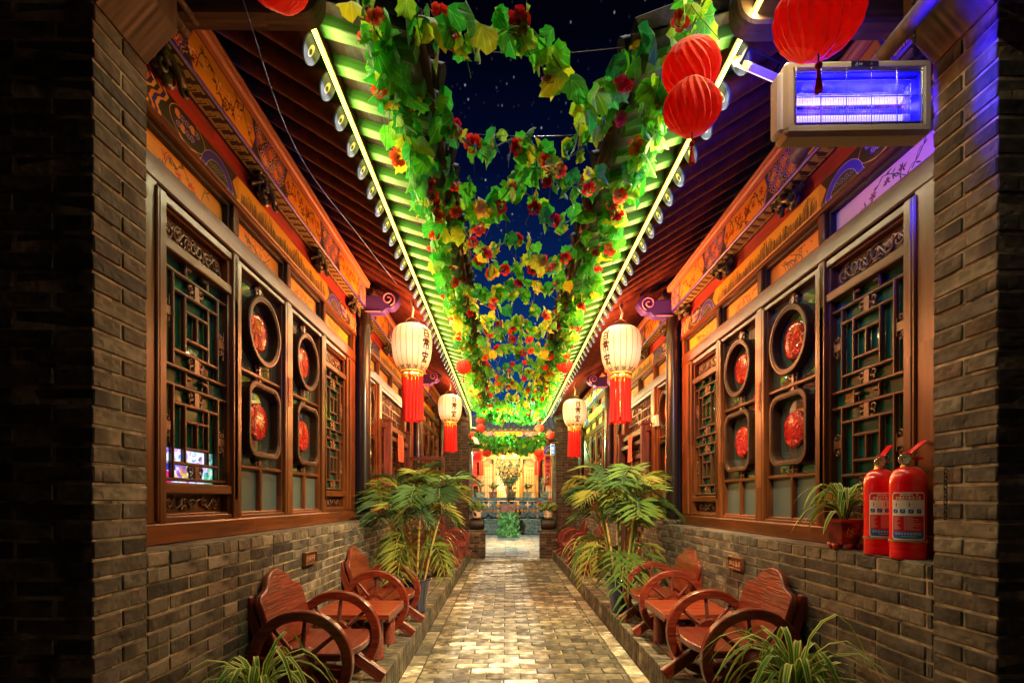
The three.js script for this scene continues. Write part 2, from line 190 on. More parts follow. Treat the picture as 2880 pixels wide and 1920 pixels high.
const lowerBeamMap = canvasTex(2048, 112, (x, w, h) => { const q = rng(8); x.fillStyle = '#1a1206'; x.fillRect(0, 0, w, h);
  x.fillStyle = '#c8901a'; x.beginPath(); x.moveTo(560, 0); x.lineTo(520, h / 2); x.lineTo(560, h); x.lineTo(1488, h); x.lineTo(1528, h / 2); x.lineTo(1488, 0); x.fill(); x.fillStyle = '#d9a826'; x.fillRect(565, 8, 918, h - 16); reeds(x, 580, 1470, h - 8, h * .85, q);
  for (const s of [0, 1]) { x.save(); if (s) { x.translate(w, 0); x.scale(-1, 1); }
    const cols = ['#d88a20', '#24128c', '#e0a040', '#1b140c', '#c0601c', '#24128c', '#e8b850', '#16100a'];
    for (let i = 0; i < 12; i++) { x.strokeStyle = cols[i % 8]; x.lineWidth = 11; x.beginPath(); for (let y = -10; y <= h + 10; y += 7) x.lineTo(12 + i * 13 + 22 * Math.sin(y / h * 6.3) + (Math.floor(y / 14) % 2) * 5, y); x.stroke(); }
    x.fillStyle = '#16110b'; x.beginPath(); x.ellipse(265, h / 2, 88, h * .48, 0, 0, 7); x.fill(); x.strokeStyle = '#e0b050'; x.lineWidth = 3; x.stroke();
    for (let i = 0; i < 9; i++) { x.fillStyle = i % 3 ? '#2c18a0' : '#d88020'; const px = 215 + (i % 5) * 24, py = h * (i < 5 ? .36 : .66); x.beginPath(); x.arc(px, py, 15, 0, 7); x.fill(); x.strokeStyle = '#e8d0a0'; x.lineWidth = 2; curl(x, px, py, 13, 1.4, i); }
    x.strokeStyle = '#2414a0'; x.lineWidth = 30; x.beginPath(); x.arc(430, h * 1.1, 84, Math.PI, 2 * Math.PI); x.stroke(); x.strokeStyle = '#dcc0d0'; x.lineWidth = 2; for (const r of [69, 99]) { x.beginPath(); x.arc(430, h * 1.1, r, Math.PI, 6.283); x.stroke(); } x.strokeStyle = '#8fae90'; for (let i = 0; i < 4; i++) curl(x, 388 + i * 28, h * .72, 15, 1.5, i); x.restore(); } });
const meanderMap = canvasTex(1024, 44, (x, w, h) => { x.fillStyle = '#1c0610'; x.fillRect(0, 0, w, h); x.strokeStyle = '#a89a50'; x.lineWidth = 6.5; const p = 64; for (let i = -1; i < w / p + 1; i++) { const a = i * p; x.beginPath(); [[0, 36], [40, 36], [40, 22], [20, 22], [20, 29], [30, 29]].forEach(([u, v], k) => x[k ? 'lineTo' : 'moveTo'](a + u, v)); x.stroke(); x.beginPath(); [[64, 8], [24, 8], [24, 15], [52, 15], [52, 36], [64, 36]].forEach(([u, v], k) => x[k ? 'lineTo' : 'moveTo'](a + u, v)); x.stroke(); } });
meanderMap.wrapS = THREE.RepeatWrapping; meanderMap.repeat.set(2.4, 1);
const panelMaps = [0, 1, 2, 3].map((k) => canvasTex(512, 128, (x, w, h) => { const q = rng(40 + k); x.fillStyle = ['#e09a24', '#dc9020', '#e2a030', '#d88a22'][k]; x.fillRect(0, 0, w, h); for (let i = 0; i < 900; i++) { x.fillStyle = `rgba(${q() < .5 ? '90,40,0' : '255,190,90'},.05)`; x.fillRect(q() * w, q() * h, 30 * q(), 2); } if (k % 2) { x.strokeStyle = '#5a3a14'; for (let i = 0; i < 8; i++) { x.lineWidth = 5; x.beginPath(); x.moveTo(170 + 20 * i, 118); x.quadraticCurveTo(180 + 24 * i, 70, 130 + 40 * i * q(), 22 + 30 * q()); x.stroke(); } for (let i = 0; i < 26; i++) petal(x, 140 + 240 * q(), 20 + 80 * q(), q() * 6.3, 26, 6, '#4d3010'); } else { spray(x, w / 2, h / 2, 118, q, '#4c3312', ['#c8441c', '#d8582a', '#a83014']); } }));
const whitePanelMap = canvasTex(512, 128, (x, w, h) => { const q = rng(61); x.fillStyle = '#e2c2b2'; x.fillRect(0, 0, w, h); spray(x, w / 2, h / 2, 112, q, '#3a3040', ['#c0304a', '#2c2634', '#3c3444']); });
const painted = (map, r = .5) => S({ map, roughness: r });
M.upperBeam = painted(upperBeamMap); M.lowerBeam = painted(lowerBeamMap); M.meander = painted(meanderMap); M.panels = panelMaps.map((m) => painted(m)); M.whitePanel = painted(whitePanelMap);
const discMap = canvasTex(128, 128, (x) => { x.fillStyle = '#1c2f80'; x.fillRect(0, 0, 128, 128); x.fillStyle = '#d8d8cc'; x.beginPath(); x.ellipse(64, 76, 23, 30, 0, 0, 7); x.fill(); x.fillStyle = '#23283a'; x.beginPath(); x.ellipse(64, 84, 13, 16, 0, 0, 7); x.fill(); });
M.disc = painted(discMap);
function lanternMap(glow) { return canvasTex(1024, 512, (x, w, h) => {
  if (glow) { const g = x.createLinearGradient(0, 0, 0, h); [[0, '#c07038'], [.2, '#dba060'], [.42, '#f2c27c'], [.6, '#ffeab6'], [.7, '#ffe2a0'], [.86, '#d8964c'], [1, '#c07030']].forEach(([p, c]) => g.addColorStop(p, c)); x.fillStyle = g; } else x.fillStyle = '#efdcb8';
  x.fillRect(0, 0, w, h); x.fillStyle = x.strokeStyle = glow ? '#8c2408' : '#7a1c08'; for (let i = 0; i < 20; i++) { x.globalAlpha = .75; x.fillRect(i * w / 20, 0, 4, h); } x.globalAlpha = 1;
  x.strokeStyle = glow ? '#4c1404' : '#3c1006'; for (let k = 0; k < 2; k++) { const cx = (k + .25) * w / 2; ['百', '常', '宏'].forEach((ch, i) => glyph(x, ch, cx - 44, 126 + i * 96, 84, 10.5)); }
  x.lineWidth = 5; for (let i = 0; i < 12; i++) { const cx = (i + .5) * w / 12; curl(x, cx - 15, 440, 15, 1.2, 0, 1); curl(x, cx + 15, 440, 15, 1.2, 3.14, -1); x.strokeRect(cx - 24, 462, 48, 18); x.beginPath(); x.moveTo(cx, 440); x.lineTo(cx, 500); x.stroke(); } x.fillRect(0, 488, w, 6); }); }
const lanternSkin = lanternMap(false), lanternGlowMap = lanternMap(true);
M.lantern = S({ map: lanternSkin, roughness: .7, emissive: C(1, 1, 1), emissiveMap: lanternGlowMap, emissiveIntensity: POWER.lanternGlow });
// ------------------------------------------------------------------ ground, platforms, brickwork
const CX = .135, WALL = 1.715, SILL = 1.535, PLAT = .2, KERB = [-.804, 1.083];
const SIDES = [{ s: -1, ry: Math.PI / 2, x: (w) => CX - w, sillY: 1.153, word: 'left', at: 'on the left' }, { s: 1, ry: -Math.PI / 2, x: (w) => CX + w, sillY: 1.107, word: 'right', at: 'on the right' }];
const brickGeo = {};
function brickOf(l, h, d, jit = .0015, c = .0038) { const k = [Math.round(l * 200), Math.round(h * 1000), Math.round(d * 200)].join(); (brickGeo[k] ??= [0, 1, 2, 3, 4, 5].map(() => cbox(Math.round(l * 200) / 200, h, Math.round(d * 200) / 200, c, jit))); return pick(brickGeo[k]); }
// a face of brick courses; o = lower left corner on the face, ry = the way it faces; bricks are parts of `parent`
function brickFace(parent, { o, ry, len, h, L = .272, ch = .065, depth = .08, mats = brickMats, stuff = false, first = 0, skip, cap, name = 'brick', joint = .009 }) {
  const rx = Math.cos(ry), rz = -Math.sin(ry), nx = Math.sin(ry), nz = Math.cos(ry), lots = mats.map(() => []);
  const rows = Math.floor(h / ch + .01); let count = 0;
  for (let i = 0; i < rows; i++) {
    let u = 0, n = 0; const odd = (i + first) % 2; const seq = [];
    if (odd) seq.push(L / 2);
    let pos = odd ? L / 2 : 0; while (pos < len - .03) { const hd = R() < .16 ? L / 2 : L; seq.push(Math.min(hd, len - pos)); pos += hd; }
    if (odd && seq[0] > len) seq[0] = len;
    if (cap && i === rows - 1) { seq.length = 0; for (pos = 0; pos < len - .02; pos += L / 2) seq.push(Math.min(L / 2, len - pos)); }
    for (const l0 of seq) {
      const l = l0 - joint, uc = u + l0 / 2, vc = (i + .5) * ch; u += l0;
      if (l < .02 || (skip && skip(uc, vc))) continue;
      const t = mats === brickMats ? brickTone() : Math.floor(R() * mats.length), pr = -depth / 2 + rnd(-.0018, .0018), px = o[0] + rx * uc + nx * pr, pz = o[2] + rz * uc + nz * pr;
      const tilt = rnd(-.005, .005);
      if (stuff) lots[t].push(T(cbox(l, ch - joint, depth, .004), px, o[1] + vc, pz, 0, ry, 0)); else { mk(name, brickOf(l, ch - joint, depth), mats[t], parent, [px, o[1] + vc, pz], [0, ry, tilt]); count++; }
    }
  }
  if (stuff) lots.forEach((g, k) => { if (g.length) info(mk('brickwork', merge(g), mats[k], parent), null, null, null, 'stuff'); });
  return count;
}
// ---- path
{
  const g = new THREE.PlaneGeometry(60, 60).rotateX(-Math.PI / 2).translate(0, -.06, -20); info(mk('ground', g, M.pavingBed, scene), 'bare earth under the paved courtyard', 'ground', null, 'structure');
  const path = new THREE.Group(); path.name = 'path'; scene.add(path); info(path, 'worn grey brick path between two raised kerbs', 'path', null, 'structure');
  mk('path_bed', cbox(KERB[1] - KERB[0], .05, 10.3, .002), M.pavingBed, path, [(KERB[0] + KERB[1]) / 2, -.035, -7.55]);
  const w = KERB[1] - KERB[0] - .27, x0 = KERB[0] + .135; let n = 0; const rest = paveMats.map(() => []);
  const place = (l, d, x, z) => { const v = n1(x * 1.3 + 9, z * .9 + 40) * .75 + n2(x * 3 + 5, z * 2.6 + 70) * .3 + R() * .5 - .28, t = v < .27 ? 5 : v < .42 ? 2 : v < .55 ? 0 : v < .68 ? 3 : v < .84 ? 1 : 4, y = -.03 + rnd(-.003, .003), e = [rnd(-.008, .008), 0, rnd(-.006, .006)]; if (n < 292) { n++; mk('paving_brick', brickOf(l, .06, d, .0015), paveMats[t], path, [x, y, z], e); } else rest[t].push(T(cbox(l, .06, d, .004), x, y, z, ...e)); };
  for (let z = -3.45, i = 0; z > -12.5; z -= .126, i++) { let u = i % 2 ? -.13 : 0; while (u < w - .03) { const a = Math.max(u, 0), b = Math.min(u + .262, w); if (b - a > .04) place(b - a - .006, .12, x0 + (a + b) / 2, z); u += .262; } }
  for (let z = -3.4; z > -12.5; z -= .27) for (const x of [KERB[0] + .066, KERB[1] - .066]) { const y = -.028; if (z > -8) mk('border_brick', brickOf(.124, .06, .262, .0015), pick(paveMats), path, [x, y, z - .13]); else rest[Math.floor(R() * 3)].push(T(cbox(.124, .06, .262, .004), x, y, z - .13)); }
  rest.forEach((g, k) => { if (g.length) info(mk('far_paving', merge(g), paveMats[k], path), null, null, null, 'stuff'); });
  const yard = new THREE.Group(); yard.name = 'pavement'; scene.add(yard); info(yard, 'grey flagstone pavement of the courtyard beyond the gate', 'pavement', null, 'structure');
  const lots = paveMats.map(() => []); for (let z = -12.62; z > -20.6; z -= .3) for (let x = -4.2; x < 4.4; x += .6) lots[Math.floor(R() * 4)].push(T(cbox(.592, .06, .292, .005), x + (Math.round(z / .3) % 2) * .3, -.032 + rnd(-.002, .002), z));
  const cool = [[.26, .3, .3], [.21, .25, .26], [.3, .33, .32], [.24, .27, .27]].map((c) => S({ color: C(...c), map: groundMap, bumpMap: brickBump, bumpScale: .004, roughness: .5 }));
  lots.forEach((g, k) => { if (g.length) info(mk('flagstones', merge(g), cool[k], yard), null, null, null, 'stuff'); });
}
for (const d of SIDES) { // ---- raised platforms with a brick kerb
  const p = new THREE.Group(); p.name = numbered('platform'); scene.add(p); info(p, `raised stone platform ${d.at} with brick-on-edge kerb along the path`, 'platform', null, 'structure');
  const k = d.s < 0 ? KERB[0] : KERB[1], wx = d.x(SILL) + d.s * .1, cx = (k + wx) / 2;
  mk('platform_core', cbox(Math.abs(wx - k) - .05, PLAT - .03, 10.2, .002), M.mortar, p, [cx + d.s * .02, PLAT / 2 - .02, -7.3]);
  for (let z = -2.5; z > -12.2; z -= .071) mk('kerb_brick', brickOf(.13, .2, .064, .002), pick([...brickMats.slice(0, 4), paveMats[0], paveMats[3]]), p, [k + d.s * .065 + rnd(-.002, .002), PLAT / 2 - .002 + rnd(-.002, .002), z]);
  const a = k + d.s * .137, W = Math.abs(wx - a), m = 3; for (let z = -2.5, i = 0; z > -12.2; z -= .29, i++) for (let j = 0; j < m; j++) mk('paving_slab', brickOf(W / m - .008, .05, .282, .0015), pick(paveMats.slice(0, 4)), p, [a + d.s * (j + .5) * W / m, PLAT - .025 + rnd(-.002, .002), z + (j % 2) * .1]);
}
// ---- brick aprons under the windows, in three bays (the middle one leaves out the doorway)
const BAYS = [[-2.0, -5.3], [-5.3, -8.75], [-8.75, -12.15]];
for (const d of SIDES) BAYS.forEach(([z0, z1], b) => {
  const near = b === 0, fx = d.x(SILL), h = d.sillY - PLAT, gap = b === 1 ? [1.0, 2.45] : null;
  const t = thing('brick_wall', `low grey brick wall under the ${['nearest windows', 'doorway side windows', 'farthest windows'][b]} ${d.at} of the path`, 'wall', [0, 0, 0]);
  const lens = gap ? [[0, gap[0]], [gap[1], z0 - z1]] : [[0, z0 - z1]];
  for (const [a, e] of lens) {
    const zA = z0 - a, zB = z0 - e; mk('mortar', cbox(.2, h - .006, e - a - .004, .002), M.mortar, t, [fx + d.s * .105, PLAT + (h - .006) / 2 - .003, (zA + zB) / 2]);
    brickFace(t, { o: [fx, PLAT, d.s < 0 ? zA : zB], ry: d.ry, len: e - a, h, ch: h / 14.5 > .07 ? .066 : h / Math.round(h / .0655), depth: .09, cap: true, stuff: b === 2 });
    // sill course
    const n = Math.round((e - a) / .3); for (let i = 0; i < n; i++) mk('sill_brick', brickOf(.155, .012, (e - a) / n - .004, .001, .003), pick(brickMats.slice(0, 4)), t, [fx + d.s * .085, d.sillY - .004, zA - (i + .5) * (e - a) / n]);
  }
});
// ---- near gate piers: real courses, headers and stretchers turning the corner
for (const d of SIDES) {
  const t = thing('brick_pier', `tall near grey brick pier ${d.at} framing the lane, dark towards the viewer`, 'pier', [0, 0, 0]), fx = d.x(SILL), z0 = -1.735, z1 = -2.005, ch = .0655, top = 3.06, W = .95, L = Math.abs(z1 - z0);
  mk('mortar', cbox(W - .011, top, L - .011, .002), M.mortar, t, [fx + d.s * (W / 2), top / 2, (z0 + z1) / 2]);
  for (let i = 0, y = .5; y < top - .04; y += ch, i++) {
    const put = (l, w, u, z) => mk('brick', brickOf(l, ch - .009, w, .0016, .004), brickMats[brickTone()], t, [fx + d.s * (u + rnd(-.001, .0015)), y + ch / 2, z + rnd(-.001, .001)], [0, 0, rnd(-.006, .006)]);
    if (i % 2) { put(.127, L - .004, .0635, (z0 + z1) / 2); for (let u = .136; u < W - .05; u += .272) put(Math.min(.263, W - u), .12, u + Math.min(.263, W - u) / 2, z0 - .06); }
    else { for (const k of [0, 1]) put(.263, L / 2 - .008, .1315, z0 - (k + .5) * L / 2); for (let u = .272; u < W - .05; u += .272) put(Math.min(.263, W - u), .12, u + Math.min(.263, W - u) / 2, z0 - .06); }
  }
  // timber beam that lies on the pier, with two round battens beneath it
  const bm = thing('gate_beam', `brown timber beam end resting on top of the near brick pier ${d.at}`, 'beam', [0, 0, 0]);
  mk('beam', extrude(poly([[0, 0], [-.115, .125], [-.115, .3], [1.0, .3], [1.0, 0]].map(([x, y]) => [fx + d.s * x, top + y])), .26, .006).translate(0, 0, -1.87), M.beamWood, bm);
  mk('batten', merge(d.s > 0 ? [rod([fx - .2, 3.09, -1.5], [fx - .2, 3.09, -2.6], .03, 10), rod([fx - .16, 3.13, -1.5], [fx - .16, 3.13, -2.6], .02, 10)] : [rod([-1.31, 3.27, -1.4], [-1.31, 3.27, -2.1], .02, 10), rod([-1.27, 3.31, -1.4], [-1.27, 3.31, -2.1], .014, 10)]), M.beamWood, bm);
}
// ---- the dark gate passage that the viewer stands in
{
  const p = new THREE.Group(); p.name = 'gate_passage'; scene.add(p); info(p, 'dark brick gate passage around and behind the viewer', 'gateway', null, 'structure');
  mk('ceiling', cbox(6, .12, 5.4, .01), M.beamWood, p, [CX, 3.66, 1.1]); mk('wall', cbox(6, 3.7, .2, .01), darkBrick[0], p, [CX, 1.8, 3.7]);
  for (const s of [-1, 1]) mk('wall', cbox(.2, 3.7, 5.4, .01), darkBrick[0], p, [CX + s * 2.6, 1.8, 1.05]);
}
// ---- gate piers at the far end with corbelled heads, and low brick plinths in front of them
for (const d of SIDES) {
  const inner = d.s < 0 ? -.87 : 1.2, outer = d.x(WALL + .15), w = Math.abs(outer - inner), z = -12.15;
  const t = thing('gate_pier', `far dark brick gate pier ${d.at} of the courtyard gateway`, 'pier'); const ox = Math.min(inner, outer);
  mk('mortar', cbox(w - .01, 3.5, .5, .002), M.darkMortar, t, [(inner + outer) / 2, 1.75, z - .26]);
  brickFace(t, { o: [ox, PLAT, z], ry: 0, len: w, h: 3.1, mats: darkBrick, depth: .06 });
  const grey = S({ color: C(.22, .27, .26), map: brickMap, roughness: .7 }); mk('stone_edge', cbox(.06, 2.6, .46, .006), grey, t, [inner - d.s * .03, 1.35, z - .25]);
  for (let i = 0; i < 6; i++) mk('corbel', cbox(.16, .055, .4, .004), pick(brickMats.slice(0, 3)), t, [inner - d.s * (.02 + i * .055), 2.72 + i * .075, z - .2]);
  const q = thing('brick_plinth', `low brick plinth ${d.at} of the gateway under a stone drum`, 'plinth'); const pw = .4, px = inner - d.s * pw / 2;
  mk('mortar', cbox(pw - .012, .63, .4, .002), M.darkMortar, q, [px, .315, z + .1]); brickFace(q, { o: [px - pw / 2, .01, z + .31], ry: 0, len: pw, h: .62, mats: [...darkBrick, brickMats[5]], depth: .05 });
  mk('plinth_cap', cbox(pw + .02, .03, .44, .006), M.stone, q, [px, .645, z + .1]);
  const dr = thing('stone_drum', `dark lying stone drum on the brick plinth ${d.at} of the gateway`, 'drum'); mk('drum', lathe([[0, -.17], [.1, -.172], [.128, -.15], [.135, 0], [.128, .15], [.1, .172], [0, .17]], 28).rotateZ(Math.PI / 2), M.drum, dr, [px, .795, z + .12]);
}
// ------------------------------------------------------------------ timber window walls
const bx = (l, w, h, d, x, y, z, c = .005) => l.push(T(cbox(w, h, d, c), x, y, z));
function spiral3(r, turns, tr, dir = 1, a0 = 0, n = 26) { const p = []; for (let i = 0; i <= n; i++) { const t = i / n, a = a0 + dir * turns * 6.283 * t, q = r * (1 - .8 * t); p.push([q * Math.cos(a), q * Math.sin(a), 0]); } return tube(p, tr, n, 5); }
// small openwork ornament of paired scrolls, w wide and h tall
function ornament(w, h) { const l = []; for (const s of [-1, 1]) { l.push(T(spiral3(h * .27, 1.1, h * .075, s, s > 0 ? 3.4 : -.3), s * w * .27, h * .16, 0), T(spiral3(h * .24, 1, h * .07, -s, s > 0 ? 2.4 : .7), s * w * .22, -h * .24, 0), rod([s * w * .08, -h * .45, 0], [s * w * .46, -h * .38, 0], h * .06, 5)); } l.push(T(cbox(w * .26, h * .9, h * .22, .002), 0, 0, 0), T(cbox(w * .5, h * .12, h * .24, .002), 0, h * .46, 0)); return merge(l); }
const ornH = ornament(.155, .092), ornSide = ornament(.17, .066).clone().rotateZ(Math.PI / 2), ornBig = ornament(.11, .09);
function scrollRelief(w, h, seed) { // carved ribbon and lotus for the wooden panels
  const l = [], q = rng(seed), n = Math.round(w / .09); for (let i = 0; i < n; i++) { const x = -w / 2 + (i + .5) * w / n, s = i % 2 ? 1 : -1; l.push(T(spiral3(h * (.3 + .08 * q()), 1.3, h * .055, s, q() * 6), x, s * h * .06, .004), T(spiral3(h * .19, 1, h * .05, -s, q() * 6), x + w / n * .4, -s * h * .27, .003)); for (let k = 0; k < 3; k++) l.push(T(new THREE.SphereGeometry(h * .1, 6, 4).scale(1.3, .7, .5), x + (q() - .5) * .05, (q() - .5) * h * .7, .003)); }
  const p = []; for (let i = 0; i <= 24; i++) p.push([-w * .48 + w * .96 * i / 24, h * .26 * Math.sin(i * .95), .006]); l.push(tube(p, h * .05, 48, 5)); return merge(l);
}
const reliefTop = [scrollRelief(.5, .11, 3), scrollRelief(.5, .11, 9)], reliefLow = scrollRelief(.48, .085, 5);
const ring = (R0, R1, d, n = 40) => { const at = (r, k) => [...Array(n)].map((_, i) => new THREE.Vector2(r * Math.cos(k * i * 6.28318 / n), r * Math.sin(k * i * 6.28318 / n))), s = new THREE.Shape(at(R0, 1)); s.holes.push(new THREE.Path(at(R1, -1))); return extrude(s, d, .006, n); };
const cutRect = (w, h, k, o = THREE.Shape) => { const a = w / 2, b = h / 2, s = new o(); [[-a + k, -b], [-a + 2 * k, -b - k * .4], [a - 2 * k, -b - k * .4], [a - k, -b], [a, -b + k], [a + k * .3, -b + 2 * k], [a + k * .3, b - 2 * k], [a, b - k], [a - k, b], [a - 2 * k, b + k * .4], [-a + 2 * k, b + k * .4], [-a + k, b], [-a, b - k], [-a - k * .3, b - 2 * k], [-a - k * .3, -b + 2 * k], [-a, -b + k]].forEach(([x, y], i) => s[i ? 'lineTo' : 'moveTo'](x, y)); s.closePath(); return s; };
function latticeBars(sash, W, H, cx, cy, z) { // two stacked stepped key patterns with carved ornaments
  const B = .0175, D = .026, bar = (x0, y0, x1, y1) => mk('lattice_bar', T(cbox(Math.abs(x1 - x0) + B, Math.abs(y1 - y0) + B, D, .006)), M.bar, sash, [cx + (x0 + x1) / 2, cy + (y0 + y1) / 2, z]);
  const h = H / 2; for (const k of [0, 1]) {
    const Y = (f) => H / 2 - k * h - f * h, X = (f) => -W / 2 + f * W;
    bar(-W / 2, Y(.13), W / 2, Y(.13)); bar(-W / 2, Y(.965), W / 2, Y(.965)); bar(X(.15), Y(.13), X(.15), Y(.965)); bar(X(.85), Y(.13), X(.85), Y(.965)); bar(X(.15), Y(.285), X(.85), Y(.285)); bar(X(.15), Y(.82), X(.85), Y(.82));
    bar(X(.32), Y(.285), X(.32), Y(.82)); bar(X(.68), Y(.285), X(.68), Y(.82)); bar(X(.32), Y(.43), X(.68), Y(.43)); bar(X(.32), Y(.68), X(.68), Y(.68)); bar(X(.5), Y(.43), X(.5), Y(.68));
    for (const f of [.33, .67]) bar(X(f), Y(.0), X(f), Y(.11)); for (const [f, u] of [[.375, .035], [.625, .035]]) bar(X(f) - .012, Y(u), X(f) + .012, Y(u));
    mk('carving', ornH, M.ornament, sash, [cx, cy + Y(.208), z]); mk('carving', ornH, M.ornament, sash, [cx, cy + Y(.892), z]);
    mk('carving', ornSide, M.ornament, sash, [cx + X(.072), cy + Y(.5), z]); mk('carving', ornSide, M.ornament, sash, [cx + X(.928), cy + Y(.56), z]);
  }
}
const PANE = -.046;
function latticeSash(parent, cx, variant) {
  const f = []; for (const s of [-1, 1]) { bx(f, .05, 1.53, .08, cx + s * .315, .855, -.02); bx(f, .022, 1.51, .05, cx + s * .283, .855, -.028); }
  for (const [y, h] of [[1.6, .04], [1.405, .05], [.263, .05], [.115, .03]]) bx(f, .58, h, .07, cx, y, -.024);
  for (const [y, h] of [[1.575, .014], [1.437, .014], [.243, .012], [.135, .012]]) bx(f, .55, h, .045, cx, y, -.03);
  const w = mk('window_sash', merge(f), M.wood, parent);
  mk('panel_board', cbox(.55, .14, .015, .002), M.bar, w, [cx, 1.503, -.055]); mk('relief', reliefTop[variant], M.ornament, w, [cx, 1.505, -.042]);
  mk('panel_board', cbox(.55, .105, .015, .002), M.bar, w, [cx, .19, -.055]); mk('relief', reliefLow, M.ornament, w, [cx, .19, -.043]);
  mk('pane', cbox(.548, 1.1, .006, .001), M.teal, w, [cx, .835, PANE]); latticeBars(w, .545, 1.095, cx, .835, -.026);
}
const roundelGeo = lathe([[0, .016], [.05, .017], [.09, .014], [.112, .012], [.12, .004], [.12, -.008], [0, -.008]], 36).rotateX(Math.PI / 2); { const p = roundelGeo.attributes.position, u = roundelGeo.attributes.uv; for (let i = 0; i < p.count; i++) u.setXY(i, p.getX(i) * 2, p.getY(i) * 2); }
const ringGeo = ring(.214, .19, .06), ringLip = ring(.219, .203, .02), octGeo = (() => { const s = cutRect(.4, .43, .032); s.holes.push(cutRect(.358, .388, .03, THREE.Path)); return extrude(s, .06, .005); })(), octLip = (() => { const s = cutRect(.41, .44, .033); s.holes.push(cutRect(.375, .405, .03, THREE.Path)); return extrude(s, .02, .004); })();
function roundSash(parent, cx, k = 1) { // k narrows the sash beside the doors
  const f = [], W = .66 * k; for (const s of [-1, 1]) { bx(f, .034, 1.52, .075, cx + s * (W / 2 - .012), .855, -.02); bx(f, .014, 1.49, .05, cx + s * (W / 2 - .034), .855, -.03); }
  for (const [y, h] of [[1.605, .03], [.105, .03]]) bx(f, W, h, .07, cx, y, -.024);
  const w = mk('window_sash', merge(f), M.wood, parent), z = -.028;
  for (const y of [1.0, .41, .125]) mk('rail', cbox(W - .06, .026, .036, .01), M.wood, w, [cx, y, z]); mk('mullion', cbox(.026, .27, .036, .006), M.wood, w, [cx, .267, z]);
  mk('pane', cbox(W - .05, .59, .006, .001), M.glass, w, [cx, 1.3, PANE]); mk('pane', cbox(W - .05, .58, .006, .001), M.glass, w, [cx, .705, PANE]);
  for (const s of [-1, 1]) mk('frosted_pane', cbox((W - .075) / 2, .28, .006, .001), M.frosted, w, [cx + s * (W - .05) / 4, .267, PANE]);
  mk('ring_frame', merge([ringGeo.clone().scale(k, 1, 1), T(ringLip.clone().scale(k, 1, 1), 0, 0, .024)]), M.carve, w, [cx, 1.295, -.012]); mk('roundel', roundelGeo, M.roundel, w, [cx, 1.29, PANE + .012]);
  mk('cut_corner_frame', merge([octGeo.clone().scale(k, 1, 1), T(octLip.clone().scale(k, 1, 1), 0, 0, .024)]), M.carve, w, [cx, .715, -.012]); mk('roundel', roundelGeo, M.roundel, w, [cx, .712, PANE + .012]);
  for (const [x, y, g] of [[0, 1.545, ornBig], [0, 1.05, ornBig], [0, .96, ornBig], [0, .455, ornBig]]) mk('carving', g, M.ornament, w, [cx + x, y, z]);
  for (const s of [-1, 1]) for (const y of [1.295, .715]) mk('carving', ornSide, M.ornament, w, [cx + s * (.215 * k + .05 * k), y, z]);
}
const bracketGeo = (() => { const l = [], q = rng(14); for (let i = 0; i < 7; i++) l.push(T(new THREE.SphereGeometry(.034, 7, 5).scale(1 + q(), .8 + q() * .6, .7), (q() - .5) * .2, (q() - .5) * .06, .03 + q() * .04, 0, 0, q() * 2), T(spiral3(.036, 1.2, .011, i % 2 ? 1 : -1, q() * 6), (q() - .5) * .22, (q() - .5) * .07, .06 + q() * .03)); l.push(tube([[-.14, -.02, .03], [-.05, .03, .08], [.05, -.02, .09], [.14, .02, .04]], .02, 20, 6)); return merge(l); })();
const uvPlane = (g, W, H) => { const p = g.attributes.position, u = g.attributes.uv; for (let i = 0; i < p.count; i++) u.setXY(i, p.getX(i) / W + .5, p.getY(i) / H + .5); return g; };
const HW = 1.62; // half a bay
